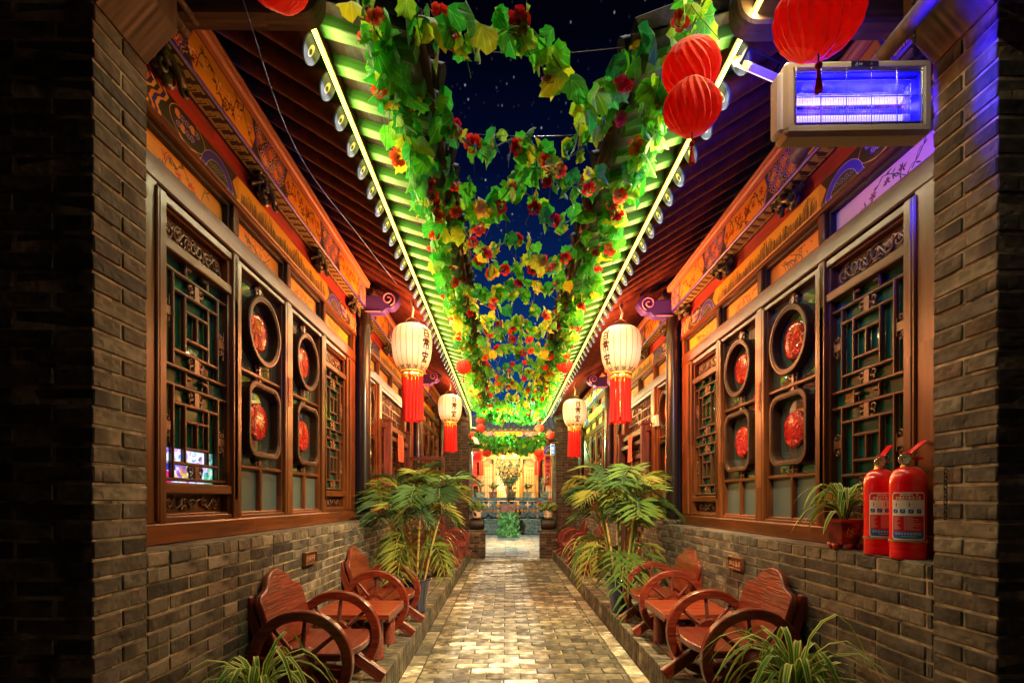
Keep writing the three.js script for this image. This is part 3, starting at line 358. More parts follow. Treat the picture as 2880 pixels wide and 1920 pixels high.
function facadeShell(t, whiteEnd) {
  mk('backing_board', cbox(2 * HW, 2.5, .02, .002), M.interior, t, [0, 1.22, -.16]);
  mk('top_rail', cbox(2 * HW, .112, .1, .008), M.wood, t, [0, 1.686, -.028]);
  for (const x of [-1.51, 1.51]) mk('jamb', cbox(.21, 1.535, .11, .008), M.wood, t, [x, .866, -.034]);
  for (const s of [-1, 1]) mk('jamb_bead', cbox(.02, 1.5, .02, .006), M.wood, t, [s * 1.415, .86, .022]);
  // four painted boards above
  const edges = [-1.6, -.725, 0, .725, 1.6];
  for (let i = 0; i < 4; i++) { const a = edges[i] + .03, b = edges[i + 1] - .03, w = b - a; mk('painted_panel', uvPlane(cbox(w, .165, .02, .001), w, .165), whiteEnd && i === 3 ? M.whitePanel : M.panels[(i + (whiteEnd ? 1 : 0)) % 4], t, [(a + b) / 2, 1.823, -.05]);
    const f = []; for (const s of [-1, 1]) bx(f, .02, .16, .05, (a + b) / 2 + s * (w / 2 - .01), 1.823, -.032, .002); bx(f, w, .02, .05, (a + b) / 2, 1.896, -.032, .002); mk('panel_border', merge(f), M.black, t); }
  for (const x of edges) mk('panel_stile', cbox(.055, .165, .08, .006), M.wood, t, [clamp(x, -1.59, 1.59), 1.823, -.02]);
  mk('panel_rail', cbox(2 * HW, .03, .1, .008), M.wood, t, [0, 1.92, -.015]);
  mk('painted_beam', uvPlane(cbox(2 * HW, .15, .11, .012), 2 * HW, .15), M.lowerBeam, t, [0, 2.011, -.024]);
  mk('red_board', cbox(2 * HW, .12, .02, .002), M.redBoard, t, [0, 2.14, .01]);
  for (const x of [-1.42, -.48, .48, 1.42]) mk('carved_bracket', bracketGeo, M.blackGold, t, [x, 2.135, .01]);
  mk('painted_purlin', uvPlane(cbox(2 * HW, .22, .2, .012), 2 * HW, .22), M.upperBeam, t, [0, 2.3, .03]);
  const m = new THREE.PlaneGeometry(2 * HW, .1).rotateX(Math.PI / 2).translate(0, 2.187, .075); mk('meander_strip', m, M.meander, t);
  mk('moulding', merge([T(cyl(.022, .022, 2 * HW, 10).rotateZ(Math.PI / 2), 0, 2.425, .15), T(cyl(.018, .018, 2 * HW, 10).rotateZ(Math.PI / 2), 0, 2.448, .158), T(cbox(2 * HW, .05, .1, .004), 0, 2.435, .095)]), M.trim, t);
}
function windowBay(name, label, pos, ry, white) {
  const t = thing(name, label, 'window wall', pos, ry, 'timber window walls along the lane');
  mk('base_rail', cbox(2 * HW, .1, .12, .008), M.wood, t, [0, .05, -.035]); facadeShell(t, white);
  for (const x of [-.725, .725]) mk('post', cbox(.062, 1.535, .1, .008), M.wood, t, [x, .866, -.03]); mk('post', cbox(.085, 1.535, .1, .01), M.wood, t, [0, .866, -.03]);
  latticeSash(t, -1.05, 0); latticeSash(t, 1.05, 1); roundSash(t, -.365); roundSash(t, .365); return t;
}
function doorLattice(w, h) { const l = [], n = Math.round(w / .085), m = Math.round(h / .11); for (let i = 0; i <= n; i++) bx(l, .013, h, .02, -w / 2 + i * w / n, 0, 0, .003); for (let j = 0; j <= m; j++) if (j % 2 || m < 5) bx(l, w, .013, .02, 0, -h / 2 + j * h / m, .003, .003); l.push(T(ring(Math.min(w, h) * .3, Math.min(w, h) * .26, .024, 16), 0, 0, .004), T(spiral3(.06, 1.2, .011, 1), -w * .3, h * .3, .004), T(spiral3(.06, 1.2, .011, -1), w * .3, -h * .3, .004)); return merge(l); }
function doorLeaf(parent, w, h, mat) { const l = []; for (const s of [-1, 1]) bx(l, .055, h, .045, s * (w / 2 - .028), 0, 0); for (const y of [h / 2 - .03, -h / 2 + .03, -h * .08, -h * .2]) bx(l, w, .06, .044, 0, y, 0); bx(l, w - .1, h * .3 - .02, .02, 0, -h * .36, 0); const d = mk('door_leaf', merge(l), mat, parent); mk('lattice', doorLattice(w - .1, h * .53), M.bar, d, [0, h * .21, 0]); mk('lattice_panel', doorLattice(w - .1, h * .1), M.bar, d, [0, -h * .14, 0]); return d; }
function doorBay(label, pos, ry, openLeaf) {
  const t = thing('door_wall', label, 'door wall', pos, ry, 'timber door walls along the lane'); facadeShell(t, false);
  for (const s of [-1, 1]) { mk('base_rail', cbox(.78, .1, .12, .008), M.wood, t, [s * 1.23, .05, -.035]); roundSash(t, s * 1.13, .84); mk('post', cbox(.14, 2.5, .13, .01), M.wood, t, [s * .77, .375, -.02]); mk('outer_post', cbox(.09, 2.1, .1, .01), M.rafter, t, [s * .64, .15, .1]); mk('post_cap', cbox(.11, .04, .12, .008), M.rafter, t, [s * .64, 1.21, .1]); }
  mk('lintel', cbox(1.42, .07, .16, .01), M.wood, t, [0, 1.14, .02]); mk('transom_frame', merge([T(cbox(1.4, .05, .09, .006), 0, 1.605, -.02), T(cbox(1.4, .05, .09, .006), 0, 1.2, -.02)]), M.wood, t); mk('transom_lattice', doorLattice(1.36, .36), M.bar, t, [0, 1.4, -.02]);
  mk('door_panel', cbox(1.4, .36, .006, .001), M.glass, t, [0, 1.4, -.07]); mk('door_backing', cbox(1.4, 2.05, .02, .002), M.interior, t, [0, .1, -.1]);
  for (const s of [-1, 1]) { const l = doorLeaf(t, .62, 2.0, M.wood); l.position.set(s * .345, .1, -.03); }
  mk('half_door_rail', cbox(1.2, .06, .07, .01), M.wood, t, [0, 1.0, .09]); const h = doorLeaf(t, .58, 1.7, M.rafter); h.position.set(.3, .0, .1); h.userData.label = 'outer half door leaf with dark lattice';
  if (openLeaf) { h.position.set(.6 - .05, 0, .1 + .29); h.rotation.y = Math.PI / 2 - .12; }
  const step = mk('threshold', cbox(1.42, .09, .3, .012), M.stone, t, [0, PLAT + .05 - pos[1], .08]);
  return t;
}
const wallX = (d) => d.x(WALL);
const bay1L = windowBay('window_wall', 'varnished timber window wall at the near left, lit screen behind its first lattice', [wallX(SIDES[0]), SIDES[0].sillY, -3.7], SIDES[0].ry, false);
const bay1R = windowBay('window_wall', 'varnished timber window wall at the near right, above the two fire extinguishers', [wallX(SIDES[1]), SIDES[1].sillY, -3.7], SIDES[1].ry, true);
copyOf(bay1L, 'window_wall', 'timber window wall at the far left, just before the gateway', [wallX(SIDES[0]), SIDES[0].sillY, -10.43]);
copyOf(bay1R, 'window_wall', 'timber window wall at the far right, just before the gateway', [wallX(SIDES[1]), SIDES[1].sillY, -10.43]);
doorBay('timber door wall on the left with a half door standing open', [wallX(SIDES[0]), SIDES[0].sillY, -7.07], SIDES[0].ry, true);
doorBay('timber door wall on the right with its half door shut', [wallX(SIDES[1]), SIDES[1].sillY, -7.07], SIDES[1].ry, false);
// columns between the bays, with painted scroll beam heads
const scrollShape = (() => { const s = new THREE.Shape(); s.moveTo(-.16, -.1); s.lineTo(.13, -.1); s.quadraticCurveTo(.17, -.1, .19, -.06); s.quadraticCurveTo(.25, -.075, .28, -.03); s.quadraticCurveTo(.34, .02, .3, .08); s.quadraticCurveTo(.25, .125, .19, .1); s.quadraticCurveTo(.15, .07, .13, .06); s.lineTo(-.16, .07); return s; })();
const colNames = ['nearest', 'middle', 'farthest'];
for (const d of SIDES) [-5.4, -8.75, -12.0].forEach((z, i) => {
  const x = d.x(WALL - .085), drop = d.s > 0 ? -.045 : 0, t = thing('column', `glossy black lacquered column ${d.at}, ${colNames[i]} of the three, with blue scroll beam head`, 'column', [x, d.sillY, z], d.ry);
  mk('shaft', cyl(.072, .076, 2.22, 24), M.lacquer, t, [0, 1.11, 0]); mk('base', lathe([[.0, 0], [.1, 0], [.105, .03], [.085, .05], [0, .05]], 24), M.stone, t);
  const g = extrude(scrollShape, .12, .006).rotateY(-Math.PI / 2); mk('beam_head', g, M.blueScroll, t, [0, 2.27, .06]);
  const e = merge([T(spiral3(.075, 1.5, .008, 1, -1.2, 30), 0, 0, 0)]).rotateY(-Math.PI / 2); mk('scroll_line', e, M.pinkEdge, t, [.064, 2.3, .27]); mk('scroll_line', e, M.pinkEdge, t, [-.064, 2.3, .27]);
  mk('edge_line', merge([rod([.062, 2.172, -.08], [.062, 2.172, .19], .006), rod([-.062, 2.172, -.08], [-.062, 2.172, .19], .006)]), M.pinkEdge, t);
});
// ------------------------------------------------------------------ eaves: round rafters, painted ends, green flying rafters, boards, tiles
const ROOF = { cx: .1, wl: .925, wt: .505, yl: EYE + 2.045, slope: .62 };
const EAVE = SIDES.map((d) => ({ ...d, xl: d.s < 0 ? -.83 : 1.015, xt: d.s < 0 ? -.395 : .615, y: ROOF.yl - (d.s > 0 ? .045 : 0) }));
const rafterLen = 1.05, rAng = Math.atan(ROOF.slope);
const rafterGeo = [0, 1].map(() => cyl(.056, .056, rafterLen, 16).rotateZ(Math.PI / 2)), discGeo = new THREE.CircleGeometry(.053, 24);
const discRim = ring(.058, .051, .006, 24);
const eaveMat = S({ color: C(.075, .04, .022), map: woodMap, roughness: .7 });
for (const e of EAVE) {
  const t = thing('eave_roof', `long tiled eave ${e.at} with dark red rafters and green flying rafters`, 'roof'), out = -e.s, wallEnd = e.x(WALL + .5);
  for (let z = -2.3; z > -12.2; z -= .208) {
    // the rafter's lower end sits at the light strip
    const x0 = e.xl - out * .04, cx = x0 - out * Math.cos(rAng) * rafterLen / 2, cy = e.y - .02 + Math.sin(rAng) * rafterLen / 2;
    const r = mk('rafter', pick(rafterGeo), M.rafter, t, [cx, cy, z], [0, 0, e.s * rAng]);
    mk('rafter_end', (e.dg ??= discGeo.clone().rotateY(out * Math.PI / 2)), M.disc, r, [out * (rafterLen / 2 + .0035), 0, 0]);
    mk('rafter_rim', (e.rg ??= discRim.clone().rotateY(Math.PI / 2)), M.discBlue, r, [out * (rafterLen / 2), 0, 0]);
    const fl = Math.hypot(e.xt - e.xl, .13) + .12, fa = Math.atan2(.125, Math.abs(e.xt - e.xl));
    mk('flying_rafter', (e.fg ??= cbox(fl, .062, .07, .004)), M.greenWood, t, [(e.xl + e.xt) / 2 - out * .06, e.y + .1 - .055, z], [0, 0, e.s * fa]);
  }
  const L = 10.1, zc = -7.25, up = (dx) => e.y + .078 + dx * ROOF.slope; // boards on top of the rafters
  const sl = rafterLen / Math.cos(rAng) * 1.0; mk('sheathing', cbox(1.25, .02, L, .002), M.sheath, t, [e.xl - out * .55, e.y + .072 + .55 * ROOF.slope, zc], [0, 0, e.s * rAng]);
  for (let i = 0; i < 3; i++) mk('eave_board', cbox(.165, .016, L, .002), eaveMat, t, [e.xl + out * (.055 + i * .168), e.y + .125 - i * .045 - .02, zc], [0, 0, e.s * .27]);
  mk('rafter_stop', cbox(.02, .05, L, .002), M.rafter, t, [e.xl - out * .02, e.y + .085, zc]);
  mk('fascia', cbox(.03, .075, L, .004), M.beamWood, t, [e.xt + out * .02, e.y + .03, zc]);
  mk('roof_slab', cbox(1.9, .12, L, .004), M.tile, t, [e.xl - out * .45, e.y + .19 + .45 * .36, zc], [0, 0, e.s * .36]);
  for (let z = -2.35; z > -12.2; z -= .19) mk('roof_tile', (e.tg ??= merge([cyl(.055, .055, .5, 10, true).rotateZ(Math.PI / 2), T(cyl(.056, .056, .03, 12).rotateZ(Math.PI / 2), out * .25, 0, 0)])), M.tile, t, [e.xt - out * .17, e.y + .13, z], [0, 0, e.s * .3]);
  // gable end board with a rounded nose at the near end
  const s = new THREE.Shape(), n = e.xl + out * .06, f = e.x(WALL + .9); s.moveTo(n - out * .08, e.y - .05); s.quadraticCurveTo(n, e.y - .05, n, e.y + .05); s.quadraticCurveTo(n, e.y + .2, n - out * .1, e.y + .25); s.lineTo(f, e.y + .5); s.lineTo(f, e.y - .03);
  mk('gable_board', extrude(s, .1, .01), M.beamWood, t, [0, 0, -2.13]);
  // wall above the purlin closes the roof towards the rooms
  mk('roof_wall', cbox(.06, 1.1, L, .002), M.interior, t, [e.x(WALL + .12), e.y + .9, zc]);
}
// ------------------------------------------------------------------ glowing light strips under the eaves
for (const e of EAVE) {
  const y = e.y - .014, x = e.xl - e.s * -.012 - e.s * .0, t = thing('light_strip', `glowing yellow LED strip along the ${e.word} eave`, 'light strip');
  const m = S({ color: C(.9, .85, .4), emissive: C(1, .86, .1), emissiveIntensity: POWER.stripGlow, roughness: .5 });
  const z1 = e.s < 0 ? -2.12 : -1.3; mk('strip_tube', cyl(.0105, .0105, 12.05 + z1, 8).rotateX(Math.PI / 2), m, t, [e.xl, y, (z1 - 12.05) / 2]);
  // the far end turns down and in towards the gateway
  const end = e.s < 0 ? [[e.xl, y, -12.05], [e.xl + .01, y - .32, -12.1], [e.xl + .22, y - .35, -12.12]] : [[e.xl, y, -12.05], [e.xl - .2, y - .25, -12.08], [e.xl - .24, y - .6, -12.1]];
  mk('strip_end', merge([rod(end[0], end[1], .0085), rod(end[1], end[2], .0085)]), m, t);
  mk('strip_back', cbox(.02, .006, 12.05 + z1, .001), M.cream, t, [e.xl, y + .013, (z1 - 12.05) / 2]);
  for (const [a, b] of [[e.s < 0 ? -2.12 : -1.3, -5.5], [-5.5, -8.8], [-8.8, -12]]) { const l = new THREE.RectAreaLight(C(1, .86, .5), POWER.strip, .02, a - b); l.name = 'light_strip_lamp'; l.position.set(e.xl, y - .012, (a + b) / 2); l.up.set(0, 0, -1); l.lookAt(e.xl - e.s * .5, y - 2, (a + b) / 2); scene.add(l);
    const k = new THREE.RectAreaLight(C(1, .84, .3), POWER.stripSide, .018, a - b); k.name = 'light_strip_lamp'; k.position.set(e.xl - e.s * .012, y, (a + b) / 2); k.up.set(0, 0, -1); k.lookAt(e.xl - e.s, y + .22, (a + b) / 2); scene.add(k); }
}
// ------------------------------------------------------------------ paper lanterns
const lanternBody = lathe([[.108, -.232], [.135, -.21], [.165, -.16], [.188, -.09], [.2, 0], [.204, .07], [.2, .13], [.185, .185], [.15, .22], [.1, .236]], 40);
function lantern(label, x, y, z, turn) {
  const t = thing('paper_lantern', label, 'lantern', [x, y, z], 0, 'lit paper lanterns along the lane');
  mk('lantern_shade', lanternBody.clone().rotateY(turn), M.lantern, t); mk('top_ring', merge([lathe([[.06, .232], [.104, .236], [.1, .25], [.06, .246]], 24), T(new THREE.TorusGeometry(.075, .004, 6, 20, Math.PI), 0, .245, 0)]), M.iron, t);
  mk('bottom_ring', lathe([[.085, -.25], [.112, -.25], [.112, -.228], [.085, -.23]], 24), M.gold, t);
  for (let i = 0; i < 15; i++) { const a = i / 15 * 6.283, px = .098 * Math.cos(a), pz = .098 * Math.sin(a), s = mk('tassel', merge([T(cyl(.013, .017, .42, 7), px, -.5, pz), T(cyl(.017, .019, .05, 7), px, -.705, pz)]), M.silk, t, [0, rnd(-.012, .012), 0], [rnd(-.02, .02), 0, rnd(-.02, .02)]); mk('tassel_cap', T(cyl(.016, .014, .03, 8), px, -.275, pz), M.gold, s); }
  mk('hanging_cord', tube([[0, .32, 0], [.012, .4, .01], [-.008, .47, 0], [.01, .55, .006], [0, .62, 0]], .012, 24, 6), M.rope, t); mk('hook_wire', rod([0, .3, 0], [.03, .6, .0], .003), M.iron, t);
  const l = new THREE.PointLight(C(1, .29, .08), POWER.lantern); l.name = 'paper_lantern_bulb'; l.position.set(x, y - .03, z); l.castShadow = true; l.shadow.radius = 3; scene.add(l);
}
lantern('lit cream paper lantern with red tassels, larger and nearer one on the left', -.95, EYE + 1.53, -5.2, .19);
lantern('lit cream paper lantern with red tassels, larger and nearer one on the right', 1.17, EYE + 1.51, -5.2, -1.83);
lantern('lit cream paper lantern, smaller and farther one on the left', -.95, EYE + 1.55, -8.75, -.3);
lantern('lit cream paper lantern, smaller and farther one on the right', 1.18, EYE + 1.47, -8.75, -.62);
// ------------------------------------------------------------------ red honeycomb paper balls
const ballGeo = (() => { const g = new THREE.SphereGeometry(.5, 40, 10), p = g.attributes.position; for (let i = 0; i < p.count; i++) { const x = p.getX(i), y = p.getY(i), z = p.getZ(i), a = Math.atan2(z, x), la = Math.asin(clamp(y * 2, -1, 1)), k = 1 - .12 * Math.cos(la) * Math.abs(Math.sin(a * 10 + (Math.floor(i / 41) % 2) * 1.5708)) - .02 * Math.cos(a * 5 + la * 3); p.setXYZ(i, x * k, y * (.86 + .04 * Math.cos(a * 2)), z * k); } const f = flat(g); f.computeVertexNormals(); return f; })();
const ballMat = Ph({ color: C(.95, .08, .03), roughness: 1, transmission: .5, thickness: 0 });
function ball(label, x, y, z, s, tx = 0, tz = 0, long = 0, top = .2) {
  const t = thing('paper_ball', label, 'paper lantern', [x, y, z], 0, 'red honeycomb paper balls'); mk('ball', ballGeo.clone().scale(s, s, s), ballMat, t, [0, 0, 0], [tx, R() * 6, tz]);
  if (long) { mk('tassel_cord', rod([0, -s * .43, 0], [0, -s * .43 - .06, 0], .003), M.wire, t); mk('tassel', merge([T(cyl(.004, .014, .07, 8), 0, -s * .43 - .09, 0), T(new THREE.SphereGeometry(.012, 8, 6), 0, -s * .43 - .045, 0)]), M.silk, t); }
  mk('hanging_thread', rod([0, s * .42, 0], [0, s * .42 + top, 0], .0018, 4), M.wire, t);
}
ball('large red honeycomb paper ball overlapping the top of the insect killer', .99, EYE + 1.53, -1.62, .265, .5, .2, .05, .35);
ball('red honeycomb paper ball cut by the top edge, near the left eave end', -.74, EYE + 1.69, -1.66, .2, .3, 0, 0, .3);
ball('red honeycomb paper ball, upper one of the near right pair', .735, EYE + 1.71, -2.03, .225, .55, -.2, 0, .1);
ball('red honeycomb paper ball, lower one of the near right pair, with tassel', .735, EYE + 1.545, -2.02, .225, .5, .15, .1, .02);
ball('red paper ball under the middle of the left eave', -.575, EYE + 1.82, -7, .22, 0, 0, .02, .12);
ball('red paper ball under the middle of the right eave', .81, EYE + 1.83, -7, .22, 0, 0, .02, .08);
for (const [l, x, y] of [['red paper ball at the far left end, top of three', -.585, 1.86], ['red paper ball at the far left end, second from the top', -.585, 1.68], ['red paper ball beside the floodlights on the far left pier', -.76, 1.5], ['red paper ball low at the left foot of the gateway garland', -.44, 1.1], ['red paper ball at the far right end beside the garland', .79, 1.68], ['red paper ball at the far right above the lit sign', 1.04, 1.52], ['red paper ball low at the right foot of the gateway garland', .78, 1.1]]) ball(l, x, EYE + y, -12, .225, 0, 0, 0, .06);
// ------------------------------------------------------------------ insect killer lamp
{
  const t = thing('insect_killer', 'cream electric insect killer with two violet tubes hanging at the upper right', 'insect lamp', [1.305, EYE + 1.487, -1.93], -.02), w = .54, h = .275, d = .085;
  const shell = []; const prof = (y, hh) => shell.push(T(cbox(w, hh, d, .014), 0, y, 0)); prof(h / 2 - .02, .04); prof(-h / 2 + .022, .046); for (const s of [-1, 1]) shell.push(T(cbox(.042, h - .03, d, .014), s * (w / 2 - .02), 0, 0));
  mk('housing', merge(shell), M.cream, t); mk('side_cover', cbox(.028, h - .05, d - .02, .012), M.white, t, [-w / 2 - .005, -.004, -.004]);
  const tm = S({ color: C(.8, .8, 1), emissive: C(.42, .34, 1), emissiveIntensity: POWER.zapGlow, roughness: .4 });
  for (const y of [.028, -.048]) { mk('lamp_tube', cyl(.0145, .0145, .4, 14).rotateZ(Math.PI / 2), tm, t, [-.01, y, -.012]); mk('tube_cap', merge([T(cyl(.016, .016, .025, 12).rotateZ(Math.PI / 2), -.222, y, -.012), T(cyl(.016, .016, .025, 12).rotateZ(Math.PI / 2), .202, y, -.012)]), M.white, t);
    for (const x of [-.1, .1]) { const l = new THREE.PointLight(C(.012, .006, 1), POWER.zapper); l.name = 'insect_killer_tube'; l.position.set(1.305 - .01 + x, EYE + 1.487 + y, -1.942); l.castShadow = true; l.shadow.radius = .7; scene.add(l); } }
  const g = []; for (let i = 0; i < 44; i++) g.push(T(cyl(.0012, .0012, h - .08, 4), -.2 + i * .0095, 0, .012)); for (let i = 0; i < 6; i++) g.push(T(cyl(.0018, .0018, h - .05, 5), -.23 + i * .092, 0, .04)); for (const y of [-.085, .085]) g.push(T(cyl(.003, .003, w - .09, 5).rotateZ(Math.PI / 2), 0, y, .012)); for (const y of [-.095, .0, .095]) g.push(T(cyl(.002, .002, w - .08, 5).rotateZ(Math.PI / 2), 0, y, .041));
  mk('guard_grid', merge(g), M.chrome, t);
  const back = []; for (let i = 0; i < 9; i++) back.push(T(cyl(.0014, .0014, w - .09, 4).rotateZ(Math.PI / 2), 0, -.1 + i * .025, -.035)); mk('rear_grid', merge(back), M.chrome, t);
  const lin = S({ color: C(.05, .05, .3), roughness: .35, metalness: .4 }), li = []; for (const s of [-1, 1]) li.push(T(cbox(w - .085, .003, d - .012, .0008), 0, s * (h / 2 - .046), 0), T(cbox(.003, h - .095, d - .012, .0008), s * (w / 2 - .044), 0, 0)); mk('liner', merge(li), lin, t); mk('reflector', cbox(w - .1, .05, .003, .001), M.chrome, t, [0, .09, -.03]); mk('back_plate', cbox(w - .1, .1, .003, .001), lin, t, [0, -.04, -.036]);
  mk('name_plate', new THREE.PlaneGeometry(.1, .022), painted(canvasTex(256, 56, (x) => { x.fillStyle = '#141a4a'; x.fillRect(0, 0, 256, 56); x.strokeStyle = x.fillStyle = '#c8d0f0'; x.lineWidth = 4; x.beginPath(); x.moveTo(40, 42); x.lineTo(58, 10); x.lineTo(60, 44); x.stroke(); x.beginPath(); x.arc(50, 36, 9, 0, 7); x.stroke(); for (let i = 0; i < 2; i++) { x.strokeRect(74 + i * 17, 22, 12, 12); x.fillRect(78 + i * 17, 18, 3, 20); } x.fillStyle = '#d06a8a'; for (let a = 0; a < 5; a++) petal(x, 190, 28, a * 1.257, 18, 5, '#d0809a'); })), t, [.02, h / 2 - .02, d / 2 + .001]);
  for (const s of [-1, 1]) { const links = []; for (let i = 0; i < 24; i++) links.push(T(new THREE.TorusGeometry(.008, .0018, 5, 10).scale(.7, 1, 1), s * .235 - s * i * .0004, h / 2 + .01 + i * .013, 0, 0, i % 2 ? Math.PI / 2 : 0)); mk('chain', merge(links), M.iron, t); }
}
// ------------------------------------------------------------------ floodlights
function flood(label, pos, toward, power, color, s = 1) {
  const t = thing('floodlight', label, 'floodlight', pos, 0, 'small floodlights'), o = new THREE.Object3D(); t.lookAt(...toward);
  mk('lamp_body', merge([T(cbox(.19 * s, .15 * s, .03 * s, .006), 0, 0, 0)]), M.cream, t);
  const em = S({ color: C(.9, .9, .7), emissive: color, emissiveIntensity: 1.2 }); mk('lamp_face', cbox(.165 * s, .125 * s, .004, .001), em, t, [0, 0, .0165 * s]);
  mk('lamp_bracket', merge([T(cbox(.2 * s, .018 * s, .012 * s, .002), 0, 0, -.05 * s), T(cbox(.012 * s, .018 * s, .06 * s, .002), .1 * s, 0, -.025 * s), T(cbox(.012 * s, .018 * s, .06 * s, .002), -.1 * s, 0, -.025 * s)]), M.iron, t);
  if (power) { const l = new THREE.SpotLight(color, power, 0, s === 1 ? .76 : .95, s === 1 ? .6 : .9); l.name = 'floodlight_lamp'; const dir = new THREE.Vector3(...toward).sub(t.position).normalize(); l.position.copy(t.position).addScaledVector(dir, .03 * s); l.target.position.set(...toward); l.castShadow = true; l.shadow.radius = 3; scene.add(l, l.target); }
}
flood('slim cream floodlight hanging under the near right eave beside the insect killer', [1.13, EYE + 1.93, -2.3], [-.15, .3, -5.4], POWER.flood, C(1, .8, .38));
flood('white floodlight on the far left gate pier, front one of two', [-.68, EYE + 1.33, -11.55], [.2, EYE + 1.8, -11.2], POWER.gateFlood, C(.45, 1, .35), 1.2);
flood('white floodlight on the far left gate pier, rear one by the wall', [-.73, EYE + 1.24, -12.3], [.3, .1, -18.5], POWER.yardFlood, C(.7, 1, .85), 1.2);
// ------------------------------------------------------------------ wires, chain and hook
const wire = (label, pts, r = .0025, m = M.wire) => info(mk('wire', tube(pts, r, 30, 4), m, scene), label, 'wire');
wire('thin pale wire across the sky at the top', [[-.42, 3.42, -2.3], [.1, 3.36, -2.3], [.63, 3.4, -2.3]], .0014, M.chrome);
wire('thin wire across the sky behind the first garland', [[-.42, 3.34, -2.75], [.1, 3.29, -2.72], [.63, 3.33, -2.75]], .0012, M.chrome);
wire('loose blue cable hanging below the left rafters', [[-1.02, 3.35, -1.9], [-1.08, 3.17, -2.6], [-1.02, 3.2, -3.6], [-.98, 3.3, -4.6]], .003, S({ color: C(.08, .1, .4), roughness: .4 }));
{ const t = thing('wall_chain', 'rusty chain hanging from a hook on the right brick pier', 'chain', [SIDES[1].x(SILL) - .012, 1.48, -1.93]), l = []; for (let i = 0; i < 13; i++) l.push(T(new THREE.TorusGeometry(.009, .0024, 5, 10).scale(.65, 1, 1), 0, -.012 - i * .0145, 0, 0, i % 2 ? Math.PI / 2 : 0)); mk('chain', merge(l), M.iron, t); mk('hook', merge([rod([.02, .01, -.02], [-.005, .005, 0], .003), rod([.02, .01, .02], [-.005, .005, 0], .003)]), M.iron, t); }
// ------------------------------------------------------------------ fire extinguishers
const extLabel = canvasTex(512, 640, (x, w, h) => {
  x.fillStyle = '#ece8d8'; x.beginPath(); x.roundRect(0, 0, w, h, 46); x.fill(); x.save(); x.beginPath(); x.roundRect(14, 14, w - 28, h - 28, 36); x.clip();
  x.fillStyle = '#c4141a'; x.fillRect(0, 0, w, 104); x.fillRect(0, 318, w, 210); x.fillStyle = '#1c62b0'; x.fillRect(0, 528, w, 112); x.fillStyle = '#e9e6d4'; x.fillRect(0, 104, w, 214);
  x.strokeStyle = x.fillStyle = '#f4efe0'; x.font = 'bold 38px sans-serif'; x.fillText('MFZ/ABC4', 130, 48); glyph(x, '型', 362, 16, 34, 5); [...'手提式干粉灭火器'].forEach((c, i) => glyph(x, c, 62 + i * 48, 56, 40, 5.5));
  x.strokeStyle = '#b03030'; x.lineWidth = 3; for (const cx of [110, 300]) { x.beginPath(); x.ellipse(cx, 160, 72, 46, 0, 0, 7); x.stroke(); x.fillStyle = '#c01818'; x.fillRect(cx - 44, 150, 20, 42); x.fillStyle = '#444'; x.fillRect(cx - 40, 138, 12, 12); x.fillStyle = '#888'; for (let i = 0; i < 5; i++) x.fillRect(cx - 8, 148 + i * 8, 52, 2); }
  x.fillStyle = '#777'; x.fillRect(20, 214, w - 40, 2); for (const [i, cx] of [60, 170, 290, 410].entries()) { x.fillStyle = '#1848a8'; x.beginPath(); x.roundRect(cx - 38, 228, 78, 54, 10); x.fill(); x.strokeStyle = '#e8ecff'; x.lineWidth = 6; x.beginPath(); x.moveTo(cx - 16, 270 - i * 4); x.lineTo(cx + 16, 240 + i * 4); x.stroke(); x.fillStyle = '#999'; x.fillRect(cx - 30, 292, 60, 4); }
  x.fillStyle = '#eec8c0'; const q = rng(3); for (let i = 0; i < 15; i++) { x.fillRect(36, 334 + i * 12, 90 * q() + 30, 4); x.fillRect(190, 334 + i * 12, 120 + 170 * q() * (i % 3 ? 1 : .3), 4); } x.fillStyle = x.strokeStyle = '#dfe8f6'; for (let i = 0; i < 9; i++) { x.lineWidth = 4; x.strokeRect(60 + i * 44, 546, 26, 22); x.fillRect(70 + i * 44, 540, 4, 34); } x.fillRect(150, 592, 220, 5); x.restore(); });
